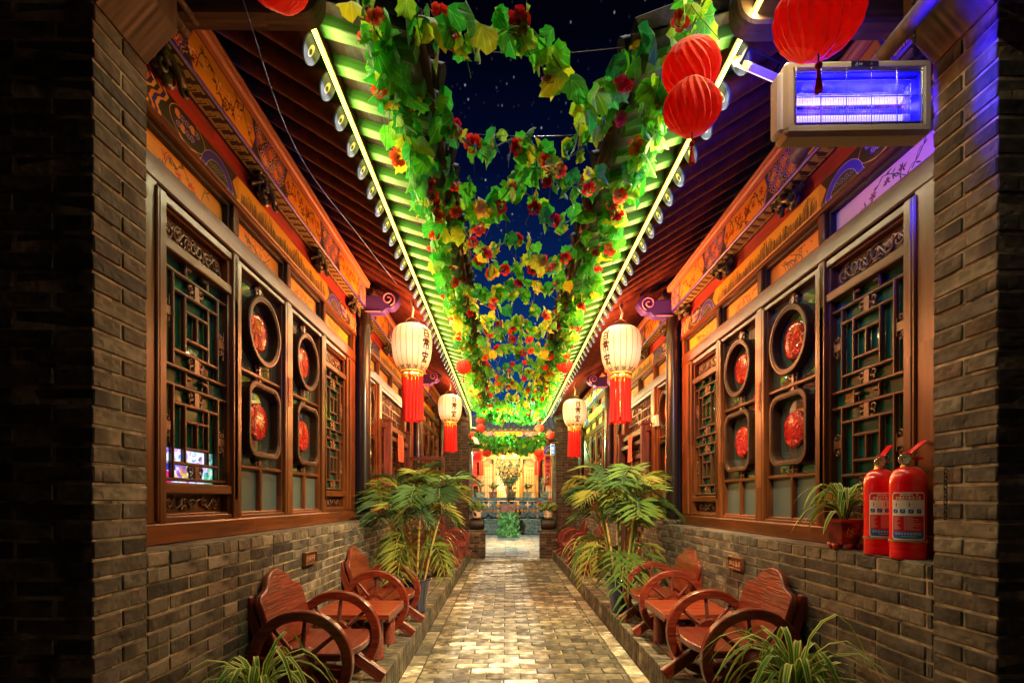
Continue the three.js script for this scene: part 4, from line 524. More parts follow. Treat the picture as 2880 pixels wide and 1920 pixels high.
{
  const sx = 1.732, y = SIDES[1].sillY;
  const t = thing('fire_extinguisher', 'red fire extinguisher on the sill tight against the right brick pier', 'fire extinguisher', [sx - .004, y, -2.2], 0, 'two fire extinguishers');
  const r = .066; mk('cylinder', lathe([[0, 0], [r * .96, 0], [r, .008], [r, .034], [r * .98, .037], [r * .98, .042], [r, .045], [r, .062], [r * .985, .065], [r, .069], [r, .318], [r * .985, .323], [r, .327], [r * .97, .352], [r * .8, .378], [r * .5, .392], [.02, .396], [0, .396]], 40), M.enamel, t);
  const n = 24, g = new THREE.CylinderGeometry(r + .0008, r + .0008, .2, n, 1, true, -1.05, 1.85); mk('instruction_label', g, S({ map: extLabel, roughness: .3 }), t, [0, .185, 0], [0, -.5, 0]);
  mk('band', T(lathe([[r + .001, 0], [r + .0025, 0], [r + .0025, .008], [r + .001, .008]], 40), 0, .075, 0), M.sandPot, t);
  mk('valve', merge([lathe([[.0, .39], [.026, .39], [.027, .398], [.022, .402], [.024, .41], [.018, .414], [0, .414]], 20), T(cyl(.012, .012, .03, 12), 0, .425, 0)]), M.brass, t);
  mk('carry_handle', merge([rod([-.02, .43, 0], [.075, .432, .0], .006, 6), T(cbox(.085, .008, .02, .002), .04, .434, 0)]), M.enamel, t, [0, 0, 0], [0, .3, 0]);
  mk('squeeze_lever', merge([T(cbox(.115, .008, .026, .002), .05, .478, 0, 0, 0, .55), T(cbox(.03, .03, .016, .003), -.008, .442, 0)]), M.enamel, t, [0, 0, 0], [0, .3, 0]);
  mk('pressure_gauge', merge([T(cyl(.021, .021, .014, 20).rotateX(Math.PI / 2), 0, 0, 0), T(new THREE.TorusGeometry(.021, .0035, 6, 20), 0, 0, .007)]), M.chrome, t, [-.03, .425, .02], [0, -.35, 0]);
  mk('gauge_dial', new THREE.CircleGeometry(.018, 20), painted(canvasTex(64, 64, (x) => { x.fillStyle = '#e4e0cc'; x.fillRect(0, 0, 64, 64); x.lineWidth = 8; [['#c22', 2.4, 3.6], ['#2a2', 3.7, 5.6], ['#cb2', 5.7, 6.9]].forEach(([c, a, b]) => { x.strokeStyle = c; x.beginPath(); x.arc(32, 32, 20, a, b); x.stroke(); }); x.strokeStyle = '#222'; x.lineWidth = 3; x.beginPath(); x.moveTo(32, 32); x.lineTo(30, 16); x.stroke(); })), t, [-.03 - .003, .425, .02 + .0082], [0, -.35, 0]);
  mk('hose', tube([[.0, .425, -.02], [.05, .41, -.055], [.075, .33, -.05], [.078, .2, -.03]], .01, 20, 7), M.black, t); mk('safety_pin', T(new THREE.TorusGeometry(.012, .0015, 5, 14), .02, .452, .012), M.chrome, t);
  const c = copyOf(t, 'fire_extinguisher', 'red fire extinguisher on the sill between the flowerpot and the other extinguisher', [sx, y, -2.365], .25);
  const b = thing('hand_brush', 'small dark brush standing on the sill behind the extinguishers', 'brush', [1.79, y, -2.5]); mk('bristles', lathe([[.028, 0], [.022, .05], [.012, .085], [0, .085]], 14), M.black, b); mk('grip', cyl(.012, .012, .03, 10), M.terracotta, b, [0, .1, 0]);
}
// ------------------------------------------------------------------ screen behind the first lattice, paper slips, switch box, plaques
{
  const d = SIDES[0], X = wallX(d) - .037, t = thing('lit_screen', 'bright picture screen glowing behind the first lattice on the left', 'screen', [X, d.sillY, -3.7], d.ry);
  const map = canvasTex(256, 96, (x) => { x.fillStyle = '#e6f2ff'; x.fillRect(0, 0, 256, 96); x.fillStyle = '#5a28d8'; x.fillRect(0, 0, 16, 96); x.fillStyle = '#2430c8'; x.fillRect(28, 36, 46, 26); x.fillStyle = '#e8206a'; x.beginPath(); x.arc(34, 86, 22, 0, 7); x.fill(); x.fillStyle = '#cdb83a'; x.fillRect(92, 30, 36, 60); x.fillStyle = '#1a4ec0'; x.beginPath(); x.moveTo(150, 90); x.lineTo(164, 52); x.lineTo(196, 46); x.lineTo(176, 92); x.fill(); x.fillStyle = '#48c07a'; x.fillRect(210, 0, 46, 96); x.fillStyle = '#f6fbff'; x.fillRect(204, 10, 24, 50); const q = rng(12); for (let i = 0; i < 150; i++) { x.globalAlpha = .5; x.fillStyle = pick(['#eef6ff', '#c8d8ff', '#2a38c0', '#7a3ae0', '#e04a8a', '#e8d860', '#5ab88a', '#1c2450', '#ffffff']); x.beginPath(); x.ellipse(q() * 256, q() * 96, 3 + 12 * q(), 2 + 9 * q(), q() * 3, 0, 7); x.fill(); } x.globalAlpha = 1; x.strokeStyle = '#303a68'; x.lineWidth = 5; x.beginPath(); x.moveTo(60, 44); x.quadraticCurveTo(80, 60, 60, 60); x.stroke(); });
  mk('screen', uvPlane(cbox(.44, .165, .004, .001), .44, .165).translate(-1.1, .375, 0), S({ color: C(.02, .02, .02), emissive: C(.8, .8, 1), emissiveMap: map, emissiveIntensity: 1.3 }), t);
}
const slipMap = canvasTex(48, 256, (x) => { x.fillStyle = '#c96a3a'; x.fillRect(0, 0, 48, 256); x.strokeStyle = '#4a1808'; ['平', '安', '吉', '祥', '利'].forEach((c, i) => glyph(x, c, 8, 10 + i * 49, 32, 3.5)); });
const noticeMap = canvasTex(128, 160, (x) => { x.fillStyle = '#e0552e'; x.fillRect(0, 0, 128, 160); x.strokeStyle = '#6a1408'; for (let i = 0; i < 4; i++) for (let j = 0; j < 5; j++) glyph(x, pick([...'吉祥永福安平']), 12 + i * 28, 14 + j * 28, 20, 2.2); });
for (const d of SIDES) {
  const X = wallX(d) - d.s * .024; let g = new THREE.PlaneGeometry(.034, .21, 1, 6); info(mk('paper_slip', g, painted(slipMap, .7), scene, [X, EYE + .78 + (d.s > 0 ? -.04 : 0), -3.7], [0, d.ry, 0]), `narrow lettered paper slip on the middle post of the near ${d.word} windows`, 'paper slip');
  g = new THREE.PlaneGeometry(.3, .36, 4, 4); const p = g.attributes.position; for (let i = 0; i < p.count; i++) p.setZ(i, .012 * Math.sin(p.getX(i) * 12 + p.getY(i) * 7)); g.computeVertexNormals(); info(mk('notice', g, painted(noticeMap, .7), scene, [wallX(d) - d.s * .15, EYE + .7, -7.0], [0, d.ry, 0]), `orange-red lettered paper notice on the ${d.word} door`, 'notice');
}
{ const t = thing('switch_box', 'small white switch box beside the right door', 'switch box', [wallX(SIDES[1]) - .03, EYE + .95, -6.2], SIDES[1].ry); mk('box', cbox(.14, .14, .05, .008), M.white, t); mk('switch', cbox(.05, .07, .012, .003), M.cream, t, [0, 0, .03]); mk('box', cbox(.08, .1, .06, .006), M.white, t, [-.5, -.18, .02]); }
for (const [d, chars, label, z, y] of [[SIDES[0], '吉祥平安', 'carved brown nameplate on the left brick wall above the chairs', -4.55, .915], [SIDES[1], '静幻宣道', 'carved dark nameplate on the right brick wall above the chairs', -3.72, .905]]) {
  const t = thing('nameplate', label, 'nameplate', [d.x(SILL) - d.s * .012, y + (d.s < 0 ? .035 : 0), d.s < 0 ? -3.62 : -3.68], d.ry), m = S({ color: C(.22, .07, .03), map: brickMap, roughness: .35 }), f = []; for (const s of [-1, 1]) { bx(f, .2, .014, .03, 0, s * .04, .004); bx(f, .014, .094, .03, s * .1, 0, .004); } mk('frame', merge(f), m, t); mk('board', cbox(.2, .08, .016, .002), m, t);
  [...chars].forEach((c, i) => { const l = []; for (const st of GLYPH[c].split('|')) { const n = st.trim().split(/\s+/).map(Number); for (let k = 0; k + 3 < n.length; k += 2) { const dx = n[k + 2] - n[k], dy = n[k + 3] - n[k + 1], L = Math.hypot(dx, dy); l.push(T(cbox(L * .0038 + .002, .0026, .006, .0005), 0, 0, 0, 0, 0, -Math.atan2(dy, dx)).translate((n[k] + n[k + 2]) * .0019 - .019, .02 - (n[k + 1] + n[k + 3]) * .002, 0)); } } mk('character', merge(l), S({ color: C(.5, .25, .14), roughness: .3 }), t, [-.069 + i * .046, 0, .01]); });
}
// ------------------------------------------------------------------ wooden wheel chairs and tea tables
const wheelRim = ring(.277, .232, .05, 44), hubGeo = merge([T(cyl(.088, .088, .06, 20).rotateX(Math.PI / 2), 0, 0, 0), T(lathe([[0, .065], [.03, .062], [.05, .05], [.055, .03], [.06, .0]], 18).rotateX(Math.PI / 2), 0, 0, .02)]);
const spokeGeo = (() => { const g = T(cyl(.011, .015, .19, 8), 0, .152, 0); return g; })();
const backGeo = (() => { const s = new THREE.Shape(); s.moveTo(-.26, 0); s.lineTo(-.275, .22); s.quadraticCurveTo(-.28, .29, -.225, .3); s.quadraticCurveTo(-.16, .31, -.14, .345); s.quadraticCurveTo(-.09, .41, 0, .41); s.quadraticCurveTo(.09, .41, .14, .345); s.quadraticCurveTo(.16, .31, .225, .3); s.quadraticCurveTo(.28, .29, .275, .22); s.lineTo(.26, 0); const g = extrude(s, .042, .006, 8), u = g.attributes.uv; for (let i = 0; i < u.count; i++) u.setXY(i, u.getX(i), u.getY(i)); return g; })();
const seatGeo = (() => { const s = new THREE.Shape(); s.moveTo(-.27, -.2); s.lineTo(-.27, .17); s.quadraticCurveTo(0, .3, .27, .17); s.lineTo(.27, -.2); return extrude(s, .042, .006, 12).rotateX(Math.PI / 2); })();
function wheelChair(label, x, z, ry) {
  const t = thing('wheel_chair', label, 'chair', [x, PLAT, z], ry, 'wooden chairs with cartwheel arms');
  for (const s of [-1, 1]) {
    const w = mk('wheel', wheelRim, M.chair, t, [s * .3, .285, 0], [0, Math.PI / 2, 0]); mk('hub', s < 0 ? hubGeo.clone().rotateY(Math.PI) : hubGeo, M.chair, w);
    for (let i = 0; i < 8; i++) mk('spoke', spokeGeo, M.chair, w, [0, 0, 0], [0, 0, i * Math.PI / 4 + .1]);
    for (const k of [-1, 1]) mk('leg', T(cbox(.045, .36, .075, .006), 0, 0, 0), M.chair, t, [s * .245, .125, k * .17], [-k * .95, 0, 0]);
    mk('back_post', cbox(.045, .62, .06, .006), M.chair, t, [s * .245, .33, -.22], [-.32, 0, 0]);
  }
  mk('seat', seatGeo, M.chair, t, [0, .305, .03]); mk('backrest', backGeo, M.chair, t, [0, .345, -.165], [-.3, 0, 0]); mk('seat_rail', cbox(.5, .07, .04, .006), M.chair, t, [0, .25, .1]); return t;
}
const ch0 = wheelChair('red-brown cartwheel chair at the near left, closest to the viewer', -1.1, -3.05, Math.PI / 2);
copyOf(ch0, 'wheel_chair', 'red-brown cartwheel chair on the left beyond the tea table', [-1.1, PLAT, -4.62], Math.PI / 2);
copyOf(ch0, 'wheel_chair', 'red-brown cartwheel chair at the near right, closest to the viewer', [1.35, PLAT, -3.1], -Math.PI / 2);
copyOf(ch0, 'wheel_chair', 'red-brown cartwheel chair on the right beyond the tea table', [1.41, PLAT, -4.62], -Math.PI / 2);
for (const [l, x, z, r] of [['cartwheel chair on the far left behind the palm, nearer one', -1.12, -9.0, 1], ['cartwheel chair on the far left behind the palm, next to the gate', -1.05, -10.75, 1], ['cartwheel chair on the far right behind the palm, nearer one', 1.4, -9.0, -1], ['cartwheel chair on the far right behind the palm, next to the gate', 1.4, -10.75, -1]]) copyOf(ch0, 'wheel_chair', l, [x, PLAT, z], r * Math.PI / 2);
function teaTable(label, x, z, ry) {
  const t = thing('tea_table', label, 'table', [x, PLAT, z], ry, 'low wooden tea tables'), W = .54, D = .68;
  for (let i = 0; i < 4; i++) mk('plank', cbox(W / 4 - .002, .038, D, .003), M.table, t, [-W / 2 + (i + .5) * W / 4, .315, 0]);
  const e = []; for (let i = 0; i < 9; i++) e.push(T(cyl(.029, .029, .03, 12).rotateX(Math.PI / 2), -W / 2 + .03 + i * .06, .302, D / 2 - .013)); mk('scalloped_edge', merge(e), M.table, t);
  mk('apron', merge([T(cbox(W - .12, .05, .03, .004), 0, .275, D / 2 - .08), T(cbox(W - .12, .05, .03, .004), 0, .275, -D / 2 + .08)]), M.table, t);
  for (const a of [-1, 1]) for (const b of [-1, 1]) mk('leg', cyl(.042, .046, .296, 16), M.table, t, [a * (W / 2 - .07), .148, b * (D / 2 - .1)]); return t;
}
const tb = teaTable('low red-brown tea table between the two near left chairs', -1.18, -3.95, Math.PI / 2);
copyOf(tb, 'tea_table', 'low red-brown tea table between the two near right chairs', [1.49, PLAT, -3.97], -Math.PI / 2);
copyOf(tb, 'tea_table', 'low tea table between the far right chairs behind the palm', [1.46, PLAT, -9.87], -Math.PI / 2);
copyOf(tb, 'tea_table', 'low tea table between the far left chairs behind the palm', [-1.12, PLAT, -9.87], Math.PI / 2);
// ------------------------------------------------------------------ potted plants
function bladeStrip(pts, w, seg = 8) { // a curved strap leaf with a keel
  const c = new THREE.CatmullRomCurve3(pts.map((p) => new THREE.Vector3(...p))), P = [], U = [], I = [], up = new THREE.Vector3(0, 1, 0);
  for (let i = 0; i <= seg; i++) { const t = i / seg, p = c.getPoint(t), d = c.getTangent(t), s = new THREE.Vector3().crossVectors(d, up); if (s.lengthSq() < 1e-4) s.set(1, 0, 0); s.normalize(); const n = new THREE.Vector3().crossVectors(s, d).normalize(), ww = w * Math.pow(Math.sin(Math.PI * (.12 + .88 * t)), .7) * (t > .97 ? .1 : 1); for (const k of [-1, 0, 1]) { P.push(p.x + s.x * k * ww + n.x * Math.abs(k) * ww * .35, p.y + s.y * k * ww + n.y * Math.abs(k) * ww * .35, p.z + s.z * k * ww + n.z * Math.abs(k) * ww * .35); U.push((k + 1) / 2, t); } }
  for (let i = 0; i < seg; i++) for (const k of [0, 1]) { const a = i * 3 + k; I.push(a, a + 1, a + 4, a, a + 4, a + 3); }
  const g = new THREE.BufferGeometry(); g.setAttribute('position', new THREE.Float32BufferAttribute(P, 3)); g.setAttribute('uv', new THREE.Float32BufferAttribute(U, 2)); g.setIndex(I); g.computeVertexNormals(); return g;
}
const strapMap = (a, b) => canvasTex(64, 64, (x) => { const g = x.createLinearGradient(0, 0, 64, 0); [[0, b], [.16, b], [.26, a], [.45, a], [.5, b], [.55, a], [.74, a], [.84, b], [1, b]].forEach(([p, c]) => g.addColorStop(p, c)); x.fillStyle = g; x.fillRect(0, 0, 64, 64); for (let i = 0; i < 40; i++) { x.fillStyle = 'rgba(20,50,0,.12)'; x.fillRect(R() * 64, 0, 1, 64); } });
const strapMats = [Ph({ map: strapMap('#43801c', '#d4dc74'), roughness: .95, transmission: .3, thickness: 0 }), Ph({ map: strapMap('#387618', '#a4c458'), roughness: .95, transmission: .3, thickness: 0 }), Ph({ map: strapMap('#569024', '#e2e484'), roughness: .95, transmission: .3, thickness: 0 })];
function strapPlant(t, n, len, y, w, seed, wild = 1) { const q = rng(seed); for (let i = 0; i < n; i++) { const a = i * 2.4 + q() * .6, L = len * (.55 + .5 * q()), up = (.25 + .75 * q()) * L, dx = Math.cos(a), dz = Math.sin(a), r = L * (.5 + .35 * q()), drop = wild * L * (.1 + .55 * q()) * (up < .6 * L ? 1.2 : .5); mk('leaf', bladeStrip([[dx * .015, y, dz * .015], [dx * r * .25, y + up * .62, dz * r * .25], [dx * r * .65, y + up * .85 - drop * .1, dz * r * .65], [dx * r, y + up * .7 - drop * .55, dz * r], [dx * r * 1.22, y + up * .45 - drop, dz * r * 1.22]], w * (.7 + .5 * q())), strapMats[Math.floor(q() * 3)], t); } }
const roundPot = (t, r0, r1, h, mat, lip = .012) => { mk('pot', lathe([[0, 0], [r0, 0], [lerp(r0, r1, .5) * .97, h * .5], [r1, h - .03], [r1 + lip, h - .03], [r1 + lip, h], [r1 - .012, h], [r1 - .02, h - .04], [0, h - .045]], 28), mat, t); mk('soil', new THREE.CircleGeometry(r1 - .015, 20).rotateX(-Math.PI / 2), M.soil, t, [0, h - .03, 0]); };
{ // foreground spider plants
  let t = thing('spider_plant', 'variegated spider plant at the bottom left corner in front of the near chair', 'plant', [-1.1, PLAT, -2.28]); roundPot(t, .1, .13, .24, M.terracotta); strapPlant(t, 44, .42, .22, .013, 11);
  t = thing('spider_plant', 'large variegated spider plant at the bottom right in front of the near chair', 'plant', [1.3, PLAT, -2.3]); roundPot(t, .11, .14, .26, M.terracotta); strapPlant(t, 64, .5, .24, .014, 12);
  t = thing('spider_plant', 'spider plant in an orange pot beside the far left palm', 'plant', [-1.02, PLAT, -7.85]); roundPot(t, .11, .15, .23, M.terracotta); strapPlant(t, 42, .46, .2, .014, 13);
  t = thing('spider_plant', 'spider plant in a red-brown pot beside the far right palm', 'plant', [1.3, PLAT, -8.0]); roundPot(t, .11, .15, .23, M.redPot); strapPlant(t, 46, .5, .2, .014, 14);
}
{ // flowerpot on the right sill
  const t = thing('sill_plant', 'strap-leaved plant in a red hexagonal pot with gilt marks on the right sill', 'plant', [1.742, SIDES[1].sillY, -2.63], .3);
  mk('pot', faceted([lathe([[0, .028], [.066, .028], [.07, .04], [.088, .135], [.1, .142], [.1, .155], [.084, .155], [.08, .14], [0, .138]], 6)]), M.redPot, t); for (let i = 0; i < 6; i++) { const a = i * Math.PI / 3 + Math.PI / 2; mk('foot', lathe([[0, 0], [.014, 0], [.022, .03], [0, .03]], 6), M.redPot, t, [.058 * Math.sin(a), 0, .058 * Math.cos(a)]); }
  const gm = S({ color: C(.8, .45, .1), roughness: .5 }); for (const a of [Math.PI / 6, -Math.PI / 6, Math.PI / 2]) { const l = [], q = rng(4); for (let i = 0; i < 9; i++) l.push(T(cbox(.012 + .02 * q(), .003, .002, .0004), (q() - .5) * .03, (q() - .5) * .05, 0, 0, 0, q() * 3)); const m = mk('gilt_mark', merge(l), gm, t, [.0705 * Math.sin(a), .088, .0705 * Math.cos(a)], [.2, 0, 0]); m.rotation.order = 'YXZ'; m.rotation.set(.19, a, 0); }
  mk('soil', new THREE.CircleGeometry(.078, 6).rotateX(-Math.PI / 2), M.soil, t, [0, .143, 0]); strapPlant(t, 34, .3, .14, .013, 21, .6);
}
const palmMats = [[.06, .15, .02], [.11, .21, .022], [.2, .27, .025], [.32, .31, .04], [.035, .1, .025]].map((c) => Ph({ color: C(...c), roughness: .8, transmission: .3, thickness: 0 }));
function frond(L, droop, q) { // an arching stalk with two ranks of narrow leaflets
  const c = new THREE.CatmullRomCurve3([[0, 0, 0], [L * .25, L * .34, 0], [L * .6, L * .5, 0], [L * .85, L * (.5 - droop * .35), 0], [L, L * (.42 - droop * .75), 0]].map((p) => new THREE.Vector3(...p))), l = [new THREE.TubeGeometry(c, 12, .0045, 4)];
  const n = 9; for (let i = 0; i < n; i++) { const t = .32 + .68 * i / (n - 1), p = c.getPoint(Math.min(t, .999)), d = c.getTangent(Math.min(t, .999)), w = .0045 + .0025 * q(), len = L * (.5 * Math.sin(Math.PI * (.25 + .62 * (i / n))) + .06);
    for (const s of [-1, 1]) { const side = new THREE.Vector3(0, 0, s), dir = side.clone().multiplyScalar(.85).addScaledVector(d, .5 + .3 * q()).add(new THREE.Vector3(0, .1 - .12 * q(), 0)).normalize(), e = p.clone().addScaledVector(dir, len).add(new THREE.Vector3(0, -len * (.08 + .22 * q() * (.4 + droop)), 0)), m = p.clone().addScaledVector(dir, len * .5).add(new THREE.Vector3(0, len * .03, 0)), k = d.clone().multiplyScalar(w), g = new THREE.BufferGeometry();
      g.setAttribute('position', new THREE.Float32BufferAttribute([p, m.clone().add(k), e, p, e, m.clone().sub(k)].flatMap((v) => [v.x, v.y, v.z]), 3)); g.setAttribute('uv', new THREE.Float32BufferAttribute(new Array(12).fill(0), 2)); g.computeVertexNormals(); l.push(g); } }
  return merge(l);
}
function palm(label, x, z, seed, flip) {
  const t = thing('potted_palm', label, 'palm', [x, PLAT, z]), q = rng(seed);
  mk('pot', lathe([[0, 0], [.1, 0], [.105, .02], [.11, .1], [.135, .26], [.155, .33], [.168, .335], [.168, .355], [.15, .355], [.145, .31], [0, .31]], 32), M.bluePot, t); mk('soil', new THREE.CircleGeometry(.146, 20).rotateX(-Math.PI / 2), M.soil, t, [0, .32, 0]);
  const tops = []; for (let i = 0; i < 13; i++) { const a = i * 2.4, r = .03 + .07 * q(), h = .4 + .46 * q(), o = .1 + .14 * q(), p = [[r * Math.cos(a), .31, r * Math.sin(a)], [(r + o * .5) * Math.cos(a), .31 + h * .55, (r + o * .5) * Math.sin(a)], [(r + o) * Math.cos(a), .31 + h, (r + o) * Math.sin(a)]]; mk('cane', tube(p, .011, 10, 6), i % 3 ? M.cane : M.stem, t); tops.push([p[2], a]); }
  tops.forEach(([p, a], i) => { for (let k = 0; k < 5; k++) { const L = .28 + .22 * q(), g = frond(L, .05 + .6 * q(), q); mk('frond', g, palmMats[Math.floor(q() * 5)], t, p, [0, -a + (k - 1) * 1.7 + (q() - .5) * .9, .3 + .7 * q() - (k === 1 ? 0 : .3)]); } });
  for (let i = 0; i < 14; i++) { const a = q() * 6.28; mk('frond', frond(.25 + .2 * q(), .6 + q(), q), palmMats[1 + Math.floor(q() * 3)], t, [.05 * Math.cos(a), .34 + .3 * q(), .05 * Math.sin(a)], [0, -a, 0]); }
}
palm('bushy areca palm in a dark blue glazed pot on the left platform', -.93, -5.3, 31);
palm('bushy areca palm in a dark blue glazed pot on the right platform', 1.19, -5.3, 32);
// ------------------------------------------------------------------ artificial vine garlands with roses
const leafMap = (base, vein, edge) => canvasTex(128, 128, (x) => { x.fillStyle = base; x.fillRect(0, 0, 128, 128); const q = rng(base.length + vein.length); for (let i = 0; i < 60; i++) { x.fillStyle = q() < .5 ? edge : vein; x.globalAlpha = .12; x.beginPath(); x.arc(q() * 128, q() * 128, 4 + 12 * q(), 0, 7); x.fill(); } x.globalAlpha = .8; x.strokeStyle = vein; for (const a of [-1.2, -.62, 0, .62, 1.2]) { x.lineWidth = a ? 2 : 3; x.beginPath(); x.moveTo(64, 14); x.quadraticCurveTo(64 + 26 * Math.sin(a), 50, 64 + 64 * Math.sin(a), 20 + 92 * Math.cos(a)); x.stroke(); } });
const leafMats = [['#2fa626', '#8fe060', '#3fbc34'], ['#46b41c', '#b0ec58', '#6cc828'], ['#96cc1c', '#e2f27a', '#b0d834'], ['#d2d618', '#f4f488', '#e4e03a'], ['#1f8a38', '#66c872', '#2aa248']].map((c) => Ph({ map: leafMap(...c), roughness: .95, transmission: .55, thickness: 0 }));
const leafGeo = [0, 1, 2, 3].map((k) => { // a five-lobed vine leaf, creased along its midrib
  const q = rng(90 + k), out = [[0, .06], [.2, .12], [.44, -.0], [.43, -.18], [.53, -.35], [.4, -.46], [.35, -.64], [.17, -.7], [0, -.98]], pts = [...out.map(([x, y]) => [x * (1 + .14 * (q() - .5)), y]), ...out.slice(1, -1).reverse().map(([x, y]) => [-x * (1 + .14 * (q() - .5)), y])];
  const P = [], U = [], I = [], z = (x, y) => -.42 * Math.abs(x) * (k % 2 ? 1 : .6) + .12 * Math.sin(y * 5 + k) + .1 * Math.sin(x * 9 + k * 2) * (y < -.3 ? 1 : .4); P.push(0, -.3, z(0, -.3)); U.push(.5, .6);
  for (const [x, y] of pts) { P.push(x, y, z(x, y)); U.push(.5 + x, .95 + y * .9); } for (let i = 0; i < pts.length; i++) I.push(0, 1 + (i + 1) % pts.length, 1 + i);
  const g = new THREE.BufferGeometry(); g.setAttribute('position', new THREE.Float32BufferAttribute(P, 3)); g.setAttribute('uv', new THREE.Float32BufferAttribute(U, 2)); g.setIndex(I); g.computeVertexNormals(); return g.scale(.12, .12, .12); });
const roseGeo = (() => { const l = [], q = rng(7); for (let k = 0; k < 4; k++) for (let i = 0; i < 5; i++) { const a = i * 1.2566 + k * .6, r = .008 + k * .0085, h = .034 - k * .004, g = new THREE.PlaneGeometry(.026 + k * .006, h, 3, 2), p = g.attributes.position; for (let j = 0; j < p.count; j++) { const x = p.getX(j), y = p.getY(j), b = (y / h + .5); p.setXYZ(j, x, y, .3 * b * b * .02 * (k + .6) - x * x * 14 + .003 * Math.sin(x * 200 + i)); } g.computeVertexNormals(); l.push(g.translate(0, h / 2, r).rotateY(a)); } l.push(T(new THREE.SphereGeometry(.011, 8, 6), 0, .014, 0)); return merge(l); })();
const roseMats = [[.75, .015, .01], [.85, .06, .015], [.5, .01, .015], [.9, .13, .03]].map((c) => Ph({ color: C(...c), roughness: .95, transmission: .3, thickness: 0 }));
const nearLeaf = 8.2; // past this depth the leaves of a garland are one mass
function garland(label, pts, nLeaf, nRose, spread, seed, group, green = 0, size = 1) {
  const t = thing('vine_garland', label, 'garland', [0, 0, 0], 0, group), q = rng(seed), c = new THREE.CatmullRomCurve3(pts.map((p) => new THREE.Vector3(...p)));
  mk('stem', new THREE.TubeGeometry(c, 40, .0045, 5), M.stem, t); const strands = []; for (let i = 0; i < 5; i++) { const a = c.getPoint(q()), o = () => (q() - .5) * spread * 1.6; strands.push(tube([[a.x, a.y, a.z], [a.x + o(), a.y - .04 * q(), a.z + o()], [a.x + o(), a.y - .12 - .1 * q(), a.z + o()]], .002, 10, 4)); } for (const s of strands) mk('tendril', s, M.stem, t);
  const far = leafMats.map(() => []); let n = 0;
  for (let i = 0; i < nLeaf; i++) {
    const u = clamp((i + q()) / nLeaf, 0, 1), p = c.getPoint(u), a = q() * 6.283, rr = spread * Math.sqrt(q()), pos = [p.x + rr * Math.cos(a) * .8, p.y + rr * Math.sin(a) * .8 + .02, p.z + (q() - .5) * spread * 1.6], s = size * (.5 + .62 * q()), rot = [(q() - .35) * 1.5, (q() - .5) * 3.4, (q() - .5) * 2.2];
    const w = q(), m = green ? (w < .42 ? 0 : w < .74 ? 1 : w < .86 ? 4 : 2) : (w < .32 ? 0 : w < .62 ? 1 : w < .82 ? 2 : w < .92 ? 3 : 4), g = leafGeo[Math.floor(q() * 4)];
    if (pos[2] > -nearLeaf && n < 298) { const L = mk('leaf', g, leafMats[m], t, pos, rot); L.scale.setScalar(s); n++; } else { const e = flat(g.clone()); e.applyMatrix4(new THREE.Matrix4().compose(new THREE.Vector3(...pos), new THREE.Quaternion().setFromEuler(new THREE.Euler(...rot)), new THREE.Vector3(s, s, s))); far[m].push(e); }
  }
  far.forEach((l, k) => { if (l.length) info(mk('leaves', merge(l), leafMats[k], t), null, null, null, 'stuff'); });
  for (let i = 0; i < nRose; i++) { const p = c.getPoint((i + .15 + .7 * q()) / nRose), a = q() * 6.283; const m = mk('rose', roseGeo, roseMats[Math.floor(q() * 4)], t, [p.x + spread * .7 * Math.cos(a), p.y + spread * .6 * Math.sin(a) - .02, p.z + (q() - .5) * spread], [1.2 + q() * 1.6, q() * 6, (q() - .5) * 1.5]); m.scale.setScalar(.68 + .25 * q()); }
}
const EL = EAVE[0], ER = EAVE[1];
for (const e of EAVE) for (const [z0, z1, word, n, ro] of [[-1.95, -3.3, 'nearest stretch of leafy garland', 88, 8], [-3.3, -5.2, 'second stretch of leafy garland', 105, 10], [-5.2, -8.2, 'third stretch of leafy garland', 180, 12], [-8.2, -12.0, 'farthest stretch of leafy garland', 260, 14]]) {
  const p = [], q = rng(200 + z0 * 7 + e.s); for (let i = 0; i <= 8; i++) p.push([e.xt + e.s * (.125 + .08 * (q() - .5)), e.y - .06 - .06 * q(), lerp(z0, z1, i / 8)]);
  garland(`${word} with red roses along the ${e.word} eave edge`, p, n, ro, .09, 300 + Math.round(z0 * 10) + e.s, 'garlands along the eave edges');
}
const ord = ['nearest', 'second', 'third', 'fourth', 'fifth', 'sixth', 'seventh', 'eighth', 'ninth', 'tenth', 'eleventh', 'twelfth', 'thirteenth', 'fourteenth', 'fifteenth', 'sixteenth', 'seventeenth', 'eighteenth', 'nineteenth', 'twentieth'];
let gz = -2.12; for (let i = 0; i < 20; i++) {
  const q = rng(500 + i), yl = EL.y - .03, yr = ER.y - .03, sag = [.17, .16, .15, .14][i] ?? .1 + .08 * q(), p = []; const bump = i % 2 ? .05 : -.03;
  for (let k = 0; k <= 12; k++) { const u = k / 12; p.push([lerp(EL.xt, ER.xt, u), lerp(yl, yr, u) - sag * Math.pow(Math.sin(6.283 * (u + .04 * Math.sin(i * 2.3))), 2) - .05 * 4 * u * (1 - u) + bump * .5, gz + .12 * Math.sin(u * 6 + i * 1.7)]); }
  garland(`${ord[i]} leafy garland with roses strung across between the eaves`, p, i < 1 ? 58 : i < 3 ? 44 : 34, i < 6 ? 6 : 5, i < 6 ? .06 : .075, 600 + i, 'garlands strung across the lane');
  gz -= i === 0 ? .56 : .33 + .014 * i;
}
